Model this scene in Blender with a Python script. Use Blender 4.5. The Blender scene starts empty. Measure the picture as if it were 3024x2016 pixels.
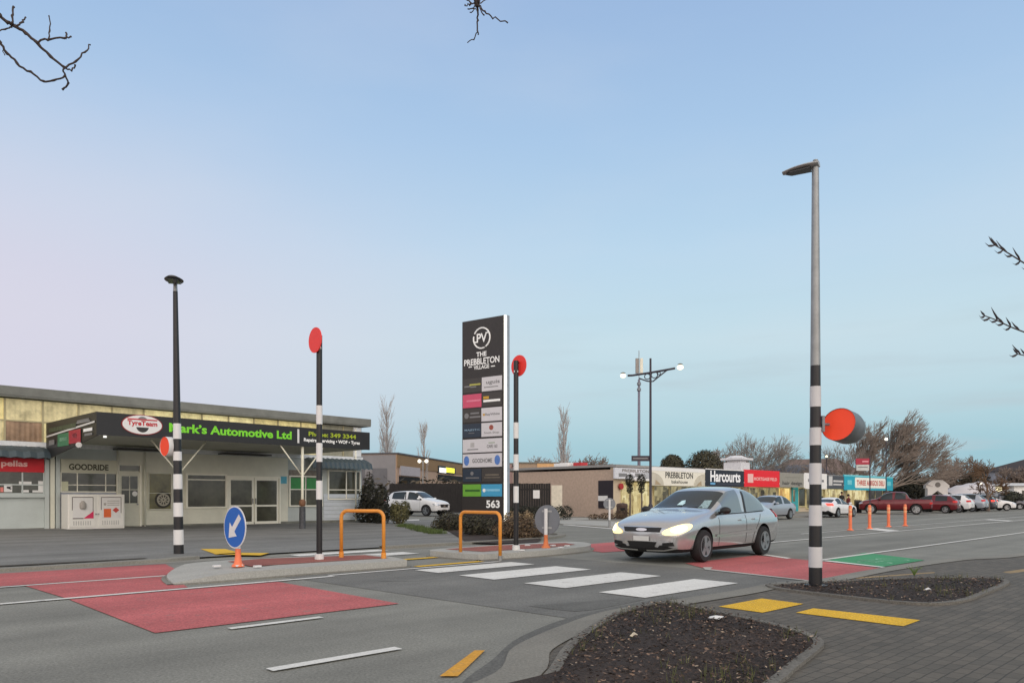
import bpy, bmesh, math, random
from mathutils import Vector, Matrix, geometry
from mathutils.bvhtree import BVHTree
R = math.radians
sc = bpy.context.scene
COL = sc.collection
def L(c):                       # sRGB 0..255 -> linear
    return tuple(((v/255)/12.92 if v/255 <= .04045 else ((v/255+.055)/1.055)**2.4) for v in c)

# ---------------------------------------------------------------- camera, sky, light, exposure
FPX, HOR, CX, EYE = 2184., 1466., 1512., 1.3
cam = bpy.data.cameras.new('camera'); co = bpy.data.objects.new('camera', cam); COL.objects.link(co)
co.location = (0, 0, EYE); co.rotation_euler = (R(90), 0, 0)
cam.sensor_width = 36; cam.lens = 36*FPX/3024; cam.shift_y = (HOR-1008)/3024
cam.clip_start = .05; cam.clip_end = 4000
sc.camera = co
w = bpy.data.worlds.new('World'); sc.world = w; w.use_nodes = True
nt = w.node_tree; N = nt.nodes; K = nt.links; N.clear()
def nd(t, **kw):
    n = N.new(t)
    for k, v in kw.items(): setattr(n, k, v)
    return n
tc = nd('ShaderNodeTexCoord'); sep = nd('ShaderNodeSeparateXYZ'); K.new(tc.outputs['Generated'], sep.inputs[0])
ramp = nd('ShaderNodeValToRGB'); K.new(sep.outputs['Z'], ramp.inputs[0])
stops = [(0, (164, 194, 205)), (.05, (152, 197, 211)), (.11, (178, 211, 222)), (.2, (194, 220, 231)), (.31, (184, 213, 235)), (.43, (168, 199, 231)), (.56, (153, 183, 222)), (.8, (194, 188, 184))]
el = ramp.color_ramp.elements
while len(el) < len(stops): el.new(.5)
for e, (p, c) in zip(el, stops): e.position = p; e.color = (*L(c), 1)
def math_(op, a, b=None, clamp=False):
    n = nd('ShaderNodeMath', operation=op, use_clamp=clamp)
    for i, v in enumerate((a, b)):
        if v is None: continue
        if isinstance(v, (int, float)): n.inputs[i].default_value = v
        else: K.new(v, n.inputs[i])
    return n.outputs[0]
def maprange(v, a, b, c=0, d=1):
    n = nd('ShaderNodeMapRange', interpolation_type='SMOOTHSTEP'); K.new(v, n.inputs[0])
    for i, x in enumerate((a, b, c, d)): n.inputs[i+1].default_value = x
    return n.outputs[0]
def mixc(f, a, b, mode='MIX'):
    n = nd('ShaderNodeMix', data_type='RGBA', blend_type=mode)
    for s, v in ((n.inputs[0], f), (n.inputs[6], a), (n.inputs[7], b)):
        if isinstance(v, (int, float)): s.default_value = v
        elif isinstance(v, tuple): s.default_value = (*v, 1)
        else: K.new(v, s)
    return n.outputs[2]
# pink band opposite the set sun, low on the west-facing left of the view
left = maprange(sep.outputs['X'], .15, -.65)
band = math_('MULTIPLY', maprange(sep.outputs['Z'], .0, .12), maprange(sep.outputs['Z'], .52, .2))
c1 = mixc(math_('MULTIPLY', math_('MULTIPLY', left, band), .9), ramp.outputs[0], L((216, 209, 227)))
# thin streaks of cloud near the horizon
mp = nd('ShaderNodeMapping'); mp.inputs['Scale'].default_value = (1.6, 1.6, 14); K.new(tc.outputs['Generated'], mp.inputs[0])
nz = nd('ShaderNodeTexNoise'); nz.inputs['Scale'].default_value = 2.2; nz.inputs['Detail'].default_value = 5; K.new(mp.outputs[0], nz.inputs[0])
cl = math_('MULTIPLY', maprange(nz.outputs[0], .46, .74), math_('MULTIPLY', maprange(sep.outputs['Z'], .3, .1), maprange(sep.outputs['X'], -.3, .3)))
c1b = mixc(math_('MULTIPLY', cl, .75), c1, L((178, 200, 210)))
mp2 = nd('ShaderNodeMapping'); mp2.inputs['Scale'].default_value = (1, 1, 3.2); K.new(tc.outputs['Generated'], mp2.inputs[0])
nz2 = nd('ShaderNodeTexNoise'); nz2.inputs['Scale'].default_value = 1.7; nz2.inputs['Detail'].default_value = 6; K.new(mp2.outputs[0], nz2.inputs[0])
c2 = mixc(math_('MULTIPLY', maprange(nz2.outputs[0],   .42, .72), .2), c1b, L((214, 219, 230)))
# the afterglow side behind the viewer is brighter and warmer
back = maprange(sep.outputs['Y'], .1, -.8)
glow = math_('MULTIPLY', back, maprange(sep.outputs['Z'], .95, .2))
c3 = mixc(glow, c2, (1.75, 1.55, 1.42))
sky = nd('ShaderNodeTexSky', sky_type='NISHITA'); sky.sun_disc = False; sky.sun_elevation = R(2); sky.sun_rotation = R(150)
c4 = mixc(.012, c3, sky.outputs[0], 'ADD')
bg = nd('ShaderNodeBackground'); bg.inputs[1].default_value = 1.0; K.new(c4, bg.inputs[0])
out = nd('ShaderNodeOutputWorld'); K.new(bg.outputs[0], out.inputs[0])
sl = bpy.data.lights.new('sun', 'SUN'); sl.energy = .9; sl.angle = R(70); sl.color = (1, .9, .78)
so = bpy.data.objects.new('sun', sl); COL.objects.link(so)
so.rotation_euler = Vector((-.35, .65, -.67)).to_track_quat('-Z', 'Y').to_euler()
sc.view_settings.view_transform = 'Standard'; sc.view_settings.look = 'None'
sc.view_settings.exposure = 0.0; sc.view_settings.gamma = 1
sc.cycles.use_denoising = True
sc.cycles.max_bounces = 6

# ---------------------------------------------------------------- materials
MATS = {}
def M(name, col, rough=.6, metal=0., var=.12, scale=6., bump=0., bscale=80., emit=0., spec=.5, coat=0., ecol=None):
    if name in MATS: return MATS[name]
    m = bpy.data.materials.new(name); m.use_nodes = True; MATS[name] = m
    t = m.node_tree; b = t.nodes['Principled BSDF']
    b.inputs['Roughness'].default_value = rough; b.inputs['Metallic'].default_value = metal
    b.inputs['Specular IOR Level'].default_value = spec; b.inputs['Coat Weight'].default_value = coat
    b.inputs['Coat Roughness'].default_value = .05
    c = t.nodes.new('ShaderNodeTexCoord')
    if var > 0:
        n = t.nodes.new('ShaderNodeTexNoise'); n.inputs['Scale'].default_value = scale; n.inputs['Detail'].default_value = 6; n.inputs['Roughness'].default_value = .65
        t.links.new(c.outputs['Object'], n.inputs[0])
        x = t.nodes.new('ShaderNodeMix'); x.data_type = 'RGBA'
        r = t.nodes.new('ShaderNodeMapRange'); r.inputs[1].default_value = .3; r.inputs[2].default_value = .7
        t.links.new(n.outputs[0], r.inputs[0]); t.links.new(r.outputs[0], x.inputs[0])
        x.inputs[6].default_value = (*[v*(1-var) for v in col], 1); x.inputs[7].default_value = (*[min(1, v*(1+var)) for v in col], 1)
        t.links.new(x.outputs[2], b.inputs['Base Color'])
        if emit: t.links.new(x.outputs[2], b.inputs['Emission Color'])
    else:
        b.inputs['Base Color'].default_value = (*col, 1)
        if emit: b.inputs['Emission Color'].default_value = (*(ecol or col), 1)
    b.inputs['Emission Strength'].default_value = emit
    if bump:
        n2 = t.nodes.new('ShaderNodeTexNoise'); n2.inputs['Scale'].default_value = bscale; n2.inputs['Detail'].default_value = 3
        t.links.new(c.outputs['Object'], n2.inputs[0])
        bp = t.nodes.new('ShaderNodeBump'); bp.inputs['Strength'].default_value = bump; bp.inputs['Distance'].default_value = .02
        t.links.new(n2.outputs[0], bp.inputs['Height']); t.links.new(bp.outputs[0], b.inputs['Normal'])
    return m
TH = math.atan2(2288, 2184); U = (math.sin(TH), math.cos(TH)); NN = (-math.cos(TH), math.sin(TH))
ROADROT = math.pi/2-TH           # local x along the road
def asphalt(name, col, rough=.85, worn=0, wear=.16, speck=.35):
    m = bpy.data.materials.new(name); m.use_nodes = True
    t = m.node_tree; b = t.nodes['Principled BSDF']; ln = t.links.new; nw = t.nodes.new
    c = nw('ShaderNodeTexCoord'); mp = nw('ShaderNodeMapping'); mp.inputs['Rotation'].default_value = (0, 0, -ROADROT)
    ln(c.outputs['Object'], mp.inputs[0])
    mp2 = nw('ShaderNodeMapping'); mp2.inputs['Scale'].default_value = (.07, .9, 1); ln(mp.outputs[0], mp2.inputs[0])
    n1 = nw('ShaderNodeTexNoise'); n1.inputs['Scale'].default_value = 1.; n1.inputs['Detail'].default_value = 4; ln(mp2.outputs[0], n1.inputs[0])
    n2 = nw('ShaderNodeTexNoise'); n2.inputs['Scale'].default_value = .8; n2.inputs['Detail'].default_value = 8; n2.inputs['Roughness'].default_value = .7; ln(mp.outputs[0], n2.inputs[0])
    n3 = nw('ShaderNodeTexNoise'); n3.inputs['Scale'].default_value = 42; n3.inputs['Detail'].default_value = 3; n3.inputs['Roughness'].default_value = .8; ln(c.outputs['Object'], n3.inputs[0])
    def mr(o, a, bb, lo, hi):
        r = nw('ShaderNodeMapRange'); r.inputs[1].default_value = a; r.inputs[2].default_value = bb; r.inputs[3].default_value = lo; r.inputs[4].default_value = hi
        ln(o, r.inputs[0]); return r.outputs[0]
    def mul(a, bb):
        x = nw('ShaderNodeMath'); x.operation = 'MULTIPLY'; ln(a, x.inputs[0]); ln(bb, x.inputs[1]); return x.outputs[0]
    v = mul(mul(mr(n1.outputs[0], .3, .7, 1-wear, 1+wear), mr(n2.outputs[0], .3, .7, 1-wear*.7, 1+wear*.7)), mr(n3.outputs[0], .32, .68, 1-speck, 1+speck))
    x = nw('ShaderNodeVectorMath'); x.operation = 'SCALE'; x.inputs[0].default_value = col; ln(v, x.inputs['Scale'])
    n4 = nw('ShaderNodeTexNoise'); n4.inputs['Scale'].default_value = 5; n4.inputs['Detail'].default_value = 9; n4.inputs['Roughness'].default_value = .75; ln(mp.outputs[0], n4.inputs[0])
    wx = nw('ShaderNodeMix'); wx.data_type = 'RGBA'; ln(x.outputs[0], wx.inputs[6])
    if worn: ln(mr(n4.outputs[0], .56, .72, 0, worn), wx.inputs[0]); wx.inputs[7].default_value = (*L((128, 126, 120)), 1)
    else: ln(mr(n4.outputs[0], .6, .75, 0, .3), wx.inputs[0]); wx.inputs[7].default_value = (col[0]*.55, col[1]*.55, col[2]*.55, 1)
    ln(wx.outputs[2], b.inputs['Base Color']); b.inputs['Roughness'].default_value = rough; b.inputs['Specular IOR Level'].default_value = .35
    bp = nw('ShaderNodeBump'); bp.inputs['Strength'].default_value = .35; bp.inputs['Distance'].default_value = .01
    ln(n3.outputs[0], bp.inputs['Height']); ln(bp.outputs[0], b.inputs['Normal'])
    return m
def paving_mat(name, c1, c2, cm, scale, rot):
    m = bpy.data.materials.new(name); m.use_nodes = True
    t = m.node_tree; b = t.nodes['Principled BSDF']; ln = t.links.new; nw = t.nodes.new
    c = nw('ShaderNodeTexCoord'); mp = nw('ShaderNodeMapping'); mp.inputs['Rotation'].default_value = (0, 0, rot); ln(c.outputs['Object'], mp.inputs[0])
    nj = nw('ShaderNodeTexNoise'); nj.inputs['Scale'].default_value = 3; ln(c.outputs['Object'], nj.inputs[0])
    ad = nw('ShaderNodeMixRGB'); ad.blend_type = 'LINEAR_LIGHT'; ad.inputs[0].default_value = .018; ln(mp.outputs[0], ad.inputs[1]); ln(nj.outputs['Color'], ad.inputs[2])
    br = nw('ShaderNodeTexBrick'); br.inputs['Scale'].default_value = scale; br.inputs['Mortar Size'].default_value = .015; br.inputs['Mortar Smooth'].default_value = .4
    br.inputs['Color1'].default_value = (*c1, 1); br.inputs['Color2'].default_value = (*c2, 1); br.inputs['Mortar'].default_value = (*cm, 1)
    ln(ad.outputs[0], br.inputs[0])
    n2 = nw('ShaderNodeTexNoise'); n2.inputs['Scale'].default_value = 1.3; n2.inputs['Detail'].default_value = 9; n2.inputs['Roughness'].default_value = .75; ln(c.outputs['Object'], n2.inputs[0])
    r = nw('ShaderNodeMapRange'); r.inputs[1].default_value = .3; r.inputs[2].default_value = .7; r.inputs[3].default_value = .75; r.inputs[4].default_value = 1.2; ln(n2.outputs[0], r.inputs[0])
    x = nw('ShaderNodeVectorMath'); x.operation = 'SCALE'; ln(br.outputs['Color'], x.inputs[0]); ln(r.outputs[0], x.inputs['Scale'])
    ln(x.outputs[0], b.inputs['Base Color']); b.inputs['Roughness'].default_value = .8
    n3 = nw('ShaderNodeTexNoise'); n3.inputs['Scale'].default_value = 60; ln(c.outputs['Object'], n3.inputs[0])
    s = nw('ShaderNodeMath'); s.operation = 'MULTIPLY_ADD'; ln(br.outputs['Fac'], s.inputs[0]); s.inputs[1].default_value = -1; 
    s2 = nw('ShaderNodeMath'); s2.operation = 'MULTIPLY'; ln(n3.outputs[0], s2.inputs[0]); s2.inputs[1].default_value = .5; ln(s2.outputs[0], s.inputs[2])
    bp = nw('ShaderNodeBump'); bp.inputs['Strength'].default_value = .6; bp.inputs['Distance'].default_value = .008
    ln(s.outputs[0], bp.inputs['Height']); ln(bp.outputs[0], b.inputs['Normal'])
    return m

# ---------------------------------------------------------------- mesh helpers
class MB:
    def __init__(s): s.v = []; s.f = []; s.m = []; s.cur = 0
    def add(s, vs, fs):
        o = len(s.v); s.v += [tuple(v) for v in vs]
        for f in fs: s.f.append(tuple(i+o for i in f)); s.m.append(s.cur)
        return s
    def box(s, x0, x1, y0, y1, z0, z1, bev=0.):
        if bev <= 0:
            v = [(x, y, z) for z in (z0, z1) for y in (y0, y1) for x in (x0, x1)]
            return s.add(v, [(0, 2, 3, 1), (4, 5, 7, 6), (0, 1, 5, 4), (2, 6, 7, 3), (0, 4, 6, 2), (1, 3, 7, 5)])
        bm = bmesh.new(); bmesh.ops.create_cube(bm, size=1)
        for q in bm.verts: q.co = ((x0+x1)/2+q.co.x*(x1-x0), (y0+y1)/2+q.co.y*(y1-y0), (z0+z1)/2+q.co.z*(z1-z0))
        bmesh.ops.bevel(bm, geom=list(bm.edges), offset=bev, segments=2, profile=.6, affect='EDGES')
        return s.bm(bm)
    def bm(s, bm):
        bm.verts.index_update(); s.add([q.co[:] for q in bm.verts], [[q.index for q in f.verts] for f in bm.faces]); bm.free(); return s
    def quad(s, *p): return s.add(p, [tuple(range(len(p)))])
    def prism(s, pts, z0, z1):           # polygon in xy pushed up
        n = len(pts); v = [(x, y, z0) for x, y in pts]+[(x, y, z1) for x, y in pts]
        tri = geometry.tessellate_polygon([[Vector((x, y, 0)) for x, y in pts]])
        s.add(v, [tuple(t) for t in tri]+[tuple(i+n for i in t) for t in tri]+[(i, (i+1) % n, (i+1) % n+n, i+n) for i in range(n)])
        return s
    def prism_y(s, pts, y0, y1):         # polygon in xz pushed along y
        n = len(pts); v = [(x, y0, z) for x, z in pts]+[(x, y1, z) for x, z in pts]
        tri = geometry.tessellate_polygon([[Vector((x, z, 0)) for x, z in pts]])
        s.add(v, [tuple(t) for t in tri]+[tuple(i+n for i in t) for t in tri]+[(i, (i+1) % n, (i+1) % n+n, i+n) for i in range(n)])
        return s
    def tube(s, path, rad, sides=8, cap=True):
        P = [Vector(p) for p in path]; n = len(P)
        rr = rad if isinstance(rad, (list, tuple)) else [rad]*n
        o = len(s.v); ref = None
        for i, p in enumerate(P):
            d = (P[min(i+1, n-1)]-P[max(i-1, 0)])
            if d.length < 1e-9: d = Vector((0, 0, 1))
            d.normalize()
            if ref is None: ref = Vector((1, 0, 0)) if abs(d.x) < .8 else Vector((0, 1, 0))
            a = ref-d*ref.dot(d)
            if a.length < 1e-6: a = d.orthogonal()
            a.normalize(); b = d.cross(a); ref = a
            for k in range(sides):
                t = 2*math.pi*k/sides; s.v.append(tuple(p+(a*math.cos(t)+b*math.sin(t))*rr[i]))
        for i in range(n-1):
            for k in range(sides):
                k2 = (k+1) % sides
                s.f.append((o+i*sides+k, o+i*sides+k2, o+(i+1)*sides+k2, o+(i+1)*sides+k)); s.m.append(s.cur)
        if cap:
            s.f.append(tuple(o+k for k in range(sides))[::-1]); s.m.append(s.cur)
            s.f.append(tuple(o+(n-1)*sides+k for k in range(sides))); s.m.append(s.cur)
        return s
    def cyl(s, a, b, r, sides=20, r2=None): return s.tube([a, b], [r, r if r2 is None else r2], sides)
    def lathe(s, prof, c=(0, 0, 0), ax='z', sides=24):
        o = len(s.v); n = len(prof)
        for r, h in prof:
            for k in range(sides):
                t = 2*math.pi*k/sides; x, y = r*math.cos(t), r*math.sin(t)
                p = (x, y, h) if ax == 'z' else ((h, x, y) if ax == 'x' else (x, h, y))
                s.v.append((p[0]+c[0], p[1]+c[1], p[2]+c[2]))
        for i in range(n-1):
            for k in range(sides):
                k2 = (k+1) % sides; s.f.append((o+i*sides+k, o+i*sides+k2, o+(i+1)*sides+k2, o+(i+1)*sides+k)); s.m.append(s.cur)
        s.f.append(tuple(o+k for k in range(sides))[::-1]); s.m.append(s.cur)
        s.f.append(tuple(o+(n-1)*sides+k for k in range(sides))); s.m.append(s.cur)
        return s
    def build(s, name, mat, parent=None, smooth=False, kind=None, loc=None, rz=0):
        me = bpy.data.meshes.new(name); me.from_pydata(s.v, [], s.f)
        for m in (mat if isinstance(mat, list) else [mat]): me.materials.append(m)
        if isinstance(mat, list): me.polygons.foreach_set('material_index', s.m)
        bm = bmesh.new(); bm.from_mesh(me); bmesh.ops.recalc_face_normals(bm, faces=bm.faces) if len(s.f) < 6000 else None; bm.to_mesh(me); bm.free()
        if smooth:
            me.polygons.foreach_set('use_smooth', [True]*len(me.polygons))
            if smooth is not True: me.set_sharp_from_angle(angle=R(smooth))
        me.update()
        o = bpy.data.objects.new(name, me); COL.objects.link(o)
        if parent: o.parent = parent
        if kind: o['kind'] = kind
        if loc: o.location = loc
        if rz: o.rotation_euler = (0, 0, rz)
        return o
def tag(o, label, cat, group=None):
    o['label'] = label; o['category'] = cat
    if group: o['group'] = group
    return o
def thing(name, label, cat, loc=(0, 0, 0), rz=0, group=None):
    o = bpy.data.objects.new(name, None); COL.objects.link(o); o.location = loc; o.rotation_euler = (0, 0, rz); o.empty_display_size = .2
    return tag(o, label, cat, group)
def dup(root, loc=None, rz=None, label=None):
    def cp(o, par):
        c = o.copy(); COL.objects.link(c)
        if par: c.parent = par
        for ch in list(o.children): cp(ch, c)
        return c
    r = cp(root, None)
    if loc: r.location = loc
    if rz is not None: r.rotation_euler = (0, 0, rz)
    if label: r['label'] = label
    return r
def G(px, py, z=0):              # a point of the photograph on the level z
    d = FPX*(EYE-z)/(py-HOR); return ((px-CX)/FPX*d, d)
def ST(s, t): return (s*U[0]+t*NN[0], s*U[1]+t*NN[1])
class PL:                         # an upright plane: local x along it, local y away from the road, z up
    def __init__(s, p, e): s.p = p; l = math.hypot(*e); s.e = (e[0]/l, e[1]/l); s.m = (s.e[1], -s.e[0]); s.rz = math.atan2(s.e[1], s.e[0])
    def at(s, px, py, off=0):
        k = (px-CX)/FPX; ox, oy = s.p[0]+s.m[0]*off, s.p[1]+s.m[1]*off
        y = (ox*s.m[0]+oy*s.m[1])/(k*s.m[0]+s.m[1]); x = k*y
        return ((x-ox)*s.e[0]+(y-oy)*s.e[1], EYE+(HOR-py)/FPX*y)
    def rect(s, x0, y0, x1, y1, off=0):
        ym = (y0+y1)/2; a0 = s.at(x0, ym, off)[0]; a1 = s.at(x1, ym, off)[0]; xm = (x0+x1)/2
        return a0, a1, s.at(xm, y1, off)[1], s.at(xm, y0, off)[1]
    def w(s, a, off=0): return (s.p[0]+s.e[0]*a+s.m[0]*off, s.p[1]+s.e[1]*a+s.m[1]*off)
def text(body, name, mat, parent, x0, x1, z0, z1, y, bold=.0, shear=0., keep=False):
    cu = bpy.data.curves.new('lettering', 'FONT'); cu.body = body; cu.size = 1; cu.offset = bold; cu.shear = shear; cu.fill_mode = 'FRONT'; cu.resolution_u = 4
    ob = bpy.data.objects.new('lettering', cu); COL.objects.link(ob)
    bpy.context.view_layer.update()
    me = bpy.data.meshes.new_from_object(ob.evaluated_get(bpy.context.evaluated_depsgraph_get()))
    bpy.data.objects.remove(ob); bpy.data.curves.remove(cu)
    xs = [v.co.x for v in me.vertices]; ys = [v.co.y for v in me.vertices]
    a0, a1, b0, b1 = min(xs), max(xs), min(ys), max(ys)
    sx = (x1-x0)/(a1-a0); sz = (z1-z0)/(b1-b0)
    for v in me.vertices: v.co = (x0+(v.co.x-a0)*sx, y, z0+(v.co.y-b0)*sz)
    me.name = name; me.materials.clear(); me.materials.append(mat)
    o = bpy.data.objects.new(name, me); COL.objects.link(o); o.parent = parent
    return o
def sheet(name, pts, z, mat, kind='structure', thick=0):
    b = MB()
    if thick: b.prism(pts, z-thick, z)
    else:
        tri = geometry.tessellate_polygon([[Vector((x, y, 0)) for x, y in pts]]); b.add([(x, y, z) for x, y in pts], [tuple(t) for t in tri])
    o = b.build(name, mat, kind=kind)
    if not thick:
        for p in o.data.polygons:
            if p.normal.z < 0: p.flip()
    return o
def curve_pts(pts, n=6):          # Catmull-Rom
    P = [Vector((*p, 0)) if len(p) == 2 else Vector(p) for p in pts]; out = []
    for i in range(len(P)-1):
        a, b, c, d = P[max(i-1, 0)], P[i], P[i+1], P[min(i+2, len(P)-1)]
        for k in range(n):
            t = k/n; out.append(.5*((2*b)+(c-a)*t+(2*a-5*b+4*c-d)*t*t+(3*b-a-3*c+d)*t**3))
    out.append(P[-1]); return [(p.x, p.y, p.z) for p in out]
def ribbon(name, path, wd, z, mat, thick=0, side=0):   # side 0 centred, 1 left, -1 right
    L_, R_ = [], []; n = len(path)
    for i in range(n):
        a, b = path[max(i-1, 0)], path[min(i+1, n-1)]; dx, dy = b[0]-a[0], b[1]-a[1]; l = math.hypot(dx, dy) or 1
        nx, ny = -dy/l, dx/l; o1, o2 = {0: (wd/2, -wd/2), 1: (wd, 0), -1: (0, -wd)}[side]
        L_.append((path[i][0]+nx*o1, path[i][1]+ny*o1)); R_.append((path[i][0]+nx*o2, path[i][1]+ny*o2))
    b = MB()
    for i in range(n-1):
        q = [L_[i], R_[i], R_[i+1], L_[i+1]]
        if thick:
            b.add([(x, y, z-thick) for x, y in q]+[(x, y, z) for x, y in q], [(4, 5, 6, 7), (0, 4, 7, 3), (1, 2, 6, 5)])
        else: b.add([(x, y, z) for x, y in q], [(0, 1, 2, 3)])
    return b.build(name, mat, kind='structure')
rnd = random.Random(7)

# ---------------------------------------------------------------- shared materials
m_road = asphalt('chip seal asphalt', L((131, 131, 124)), wear=.2)
m_patch = asphalt('newer dark asphalt', L((113, 113, 109)), wear=.2)
m_fore = asphalt('forecourt asphalt', L((122, 122, 119)), wear=.24, speck=.3)
m_red = asphalt('red road surfacing', L((182, 99, 99)), wear=.2, speck=.34, worn=.75)
m_green = asphalt('green road surfacing', L((70, 150, 105)), wear=.1, speck=.2, worn=.5)
m_line = asphalt('white road paint', L((220, 220, 215)), wear=.1, speck=.16, worn=.7)
m_wornline = asphalt('worn grey road paint', L((178, 178, 172)), wear=.15, speck=.2)
m_wornyel = asphalt('worn yellow paint', L((158, 136, 100)), wear=.2, speck=.25, worn=.8)
m_yel = asphalt('yellow road paint', L((214, 158, 60)), wear=.1, speck=.2, worn=.6)
m_tact = asphalt('yellow tactile paving', L((222, 180, 56)), wear=.1, speck=.2, worn=.3)
m_conc = asphalt('kerb concrete', L((172, 172, 166)), wear=.12, speck=.2)
m_conc2 = asphalt('dirty kerb concrete', L((132, 130, 122)), wear=.2, speck=.25)
m_tar = asphalt('dark tar seal', L((102, 102, 98)), wear=.25); m_edge = asphalt('grey bed edging', L((116, 113, 106)), wear=.2)
m_pave = paving_mat('grey block paving', L((104, 98, 88)), L((87, 83, 75)), L((66, 63, 57)), 2.5, -ROADROT)
m_islpave = paving_mat('red brick island paving', L((160, 92, 78)), L((148, 84, 72)), L((120, 84, 74)), 4.4, -ROADROT)
m_soil = asphalt('dark bark mulch', L((56, 46, 40)), wear=.45, speck=.6)
m_grass = M('grass', L((82, 98, 52)), .9, var=.3, scale=10)
m_gal = M('galvanised steel', L((150, 152, 152)), .45, .55, var=.12, scale=9)
m_blk = M('black paint', (.012, .012, .014), .4, var=.2)
m_wht = M('white paint', (.74, .74, .73), .45, var=.05, scale=5)
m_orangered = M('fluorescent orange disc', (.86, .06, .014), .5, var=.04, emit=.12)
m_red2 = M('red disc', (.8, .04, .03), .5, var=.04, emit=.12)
m_hoop = M('orange yellow powder coat', L((226, 148, 58)), .4, var=.06)
m_bol = M('orange plastic', L((240, 126, 84)), .5, var=.05)
m_dark = M('dark void', (.01, .01, .01), .8, var=0)
m_glass = M('dark window glass', L((72, 72, 60)), .12, var=.55, scale=1.1, spec=.6, emit=.05)  # mottled tone and faint glow paint sky reflections into the glass colour
m_steel = M('grey sign back', L((128, 132, 138)), .5, .3, var=.06)
m_bark = M('bare bark', L((104, 92, 82)), .9, var=.2, scale=3)
m_bark2 = M('grey brown twigs', L((136, 124, 114)), .9, var=.2, scale=1)

# ---------------------------------------------------------------- ground, road, footpaths
sheet('ground', [(-2500, -300), (2500, -300), (2500, 3200), (-2500, 3200)], -.06, M('far ground', L((92, 92, 80)), .95, var=.2, scale=.05))
sheet('road', [ST(-90, -60), ST(320, -60), ST(320, 95), ST(-90, 95)], 0, m_road)
kerb_px = [(1415, 2016), (1517, 1916), (1659, 1851), (1800, 1806), (2006, 1772), (2160, 1748), (2289, 1723), (2408, 1714), (2590, 1681), (2800, 1652), (3024, 1632)]
kerb = [(-9, .6), (-4.5, 2.0), (-1.6, 3.6)]+[G(*p) for p in kerb_px]+[ST(35, 4.2), ST(120, 4.2)]
kerb = [(p[0], p[1]) for p in curve_pts(kerb, 6)]
sheet('road_patch', [ST(5.9, 5.2), ST(11.6, 4.9), ST(11.6, 11.3), ST(5.6, 11.3)], .004, m_patch)
sheet('paving', kerb+[ST(120, -25), ST(-20, -25), ST(-20, .5)], .012, m_pave)
ribbon('kerb', kerb, .34, .022, m_conc2, side=-1)
ribbon('tar_seam', [(p[0], p[1]) for p in curve_pts([G(*p) for p in ((1380, 2050), (1425, 2000), (1490, 1950), (1565, 1884), (1700, 1828), (1840, 1795), (2000, 1765))], 5)], .2, .006, m_tar)
ribbon('tar_seam', [(p[0], p[1]) for p in curve_pts([G(*p) for p in ((1430, 2016), (1500, 1950), (1600, 1898), (1720, 1845), (1860, 1806), (2060, 1768), (2250, 1735))], 5)], .06, .016, m_tar)
sheet('road_patch', [G(*p) for p in ((1560, 1790), (1640, 1800), (1700, 1806), (1760, 1800), (1900, 1772), (1880, 1764), (1700, 1778))], .007, m_tar)
rc_ = random.Random(3); m_crack = asphalt('crack seal', L((100, 100, 96)))  # slightly darker tar sealing for the thin crack line
for (s0, t0, ds, dt, n) in ((14.2, 9.3, .4, .02, 30),):
    pts = []; s1, t1 = s0, t0
    for i in range(n): pts.append(ST(s1, t1)); s1 += ds*rc_.uniform(.6, 1.3); t1 += dt+rc_.gauss(0, .05)
    ribbon('road_crack', pts, .014, .0055, m_crack)
for (s_, t_, r_) in ((4.6, 8.9, .22), (7.0, 9.6, .3), (9.2, 8.0, .25), (13.4, 9.4, .3)):
    sheet('oil_stain', [ST(s_+r_*2.2*math.cos(k*.628)*rc_.uniform(.7, 1.2), t_+r_*math.sin(k*.628)*rc_.uniform(.7, 1.2)) for k in range(10)], .0065, asphalt('oil stained seal', L((116, 116, 112)), wear=.25))
# red ramps, green cycle bay
sheet('red_surfacing', [ST(2.4, 7.43), ST(5.2, 7.43), ST(5.2, 10.6), ST(2.4, 10.6)], .008, m_red)
sheet('red_surfacing', [ST(2.4, 10.75), ST(3.95, 10.85), ST(4.3, 12.62), ST(2.3, 12.75)], .008, m_red)
sheet('red_surfacing', [ST(-1.5, 12.95), ST(4.6, 12.75), ST(5.0, 14.9), ST(-1.5, 15.1)], .008, m_red)
sheet('red_surfacing', [ST(11.2, 4.98), ST(14.1, 5.1), ST(14.75, 6.5), ST(15.2, 8.1), ST(12.4, 8.1), ST(11.7, 7.2)], .008, m_red)
sheet('red_surfacing', [ST(13.4, 11.0), ST(17.2, 10.6), ST(17.2, 13.3), ST(14.3, 13.1)], .008, m_red)
sheet('green_cycle_bay', [ST(14.35, 5.15), ST(16.5, 5.1), ST(17.75, 6.75), ST(14.8, 6.42)], .010, m_green)
def mark(name, pts, mat=m_line): return sheet(name, pts, .013, mat)
def band(s0, s1, t0, t1): return [ST(s0, t0), ST(s1, t0), ST(s1, t1), ST(s0, t1)]
for t0, t1 in ((5.66, 6.42), (7.04, 7.86), (8.52, 9.38), (9.93, 10.6), (13.6, 14.25), (14.8, 15.3)):
    mark('crossing_stripe', band(7.75, 10.08, t0, t1))
mark('lane_line', band(-40, 6.2, 10.64, 10.76)); mark('lane_line', band(6.2, 10, 10.8, 10.9))
mark('lane_line', [ST(-40, 12.9), ST(4.3, 12.62), ST(4.3, 12.72), ST(-40, 13.0)])
mark('lane_dash', band(3.0, 4.0, 7.1, 7.2)); mark('lane_dash', band(2.5, 3.66, 5.18, 5.3)); mark('lane_dash', band(-3, -1.2, 5.5, 5.62))
mark('yellow_dash', [G(1298, 2000), G(1352, 2000), G(1432, 1923), G(1402, 1923)], m_yel)
mark('lane_line', [ST(14.9, 6.5), ST(120, 6.5), ST(120, 6.64), ST(14.9, 6.62)])
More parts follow.
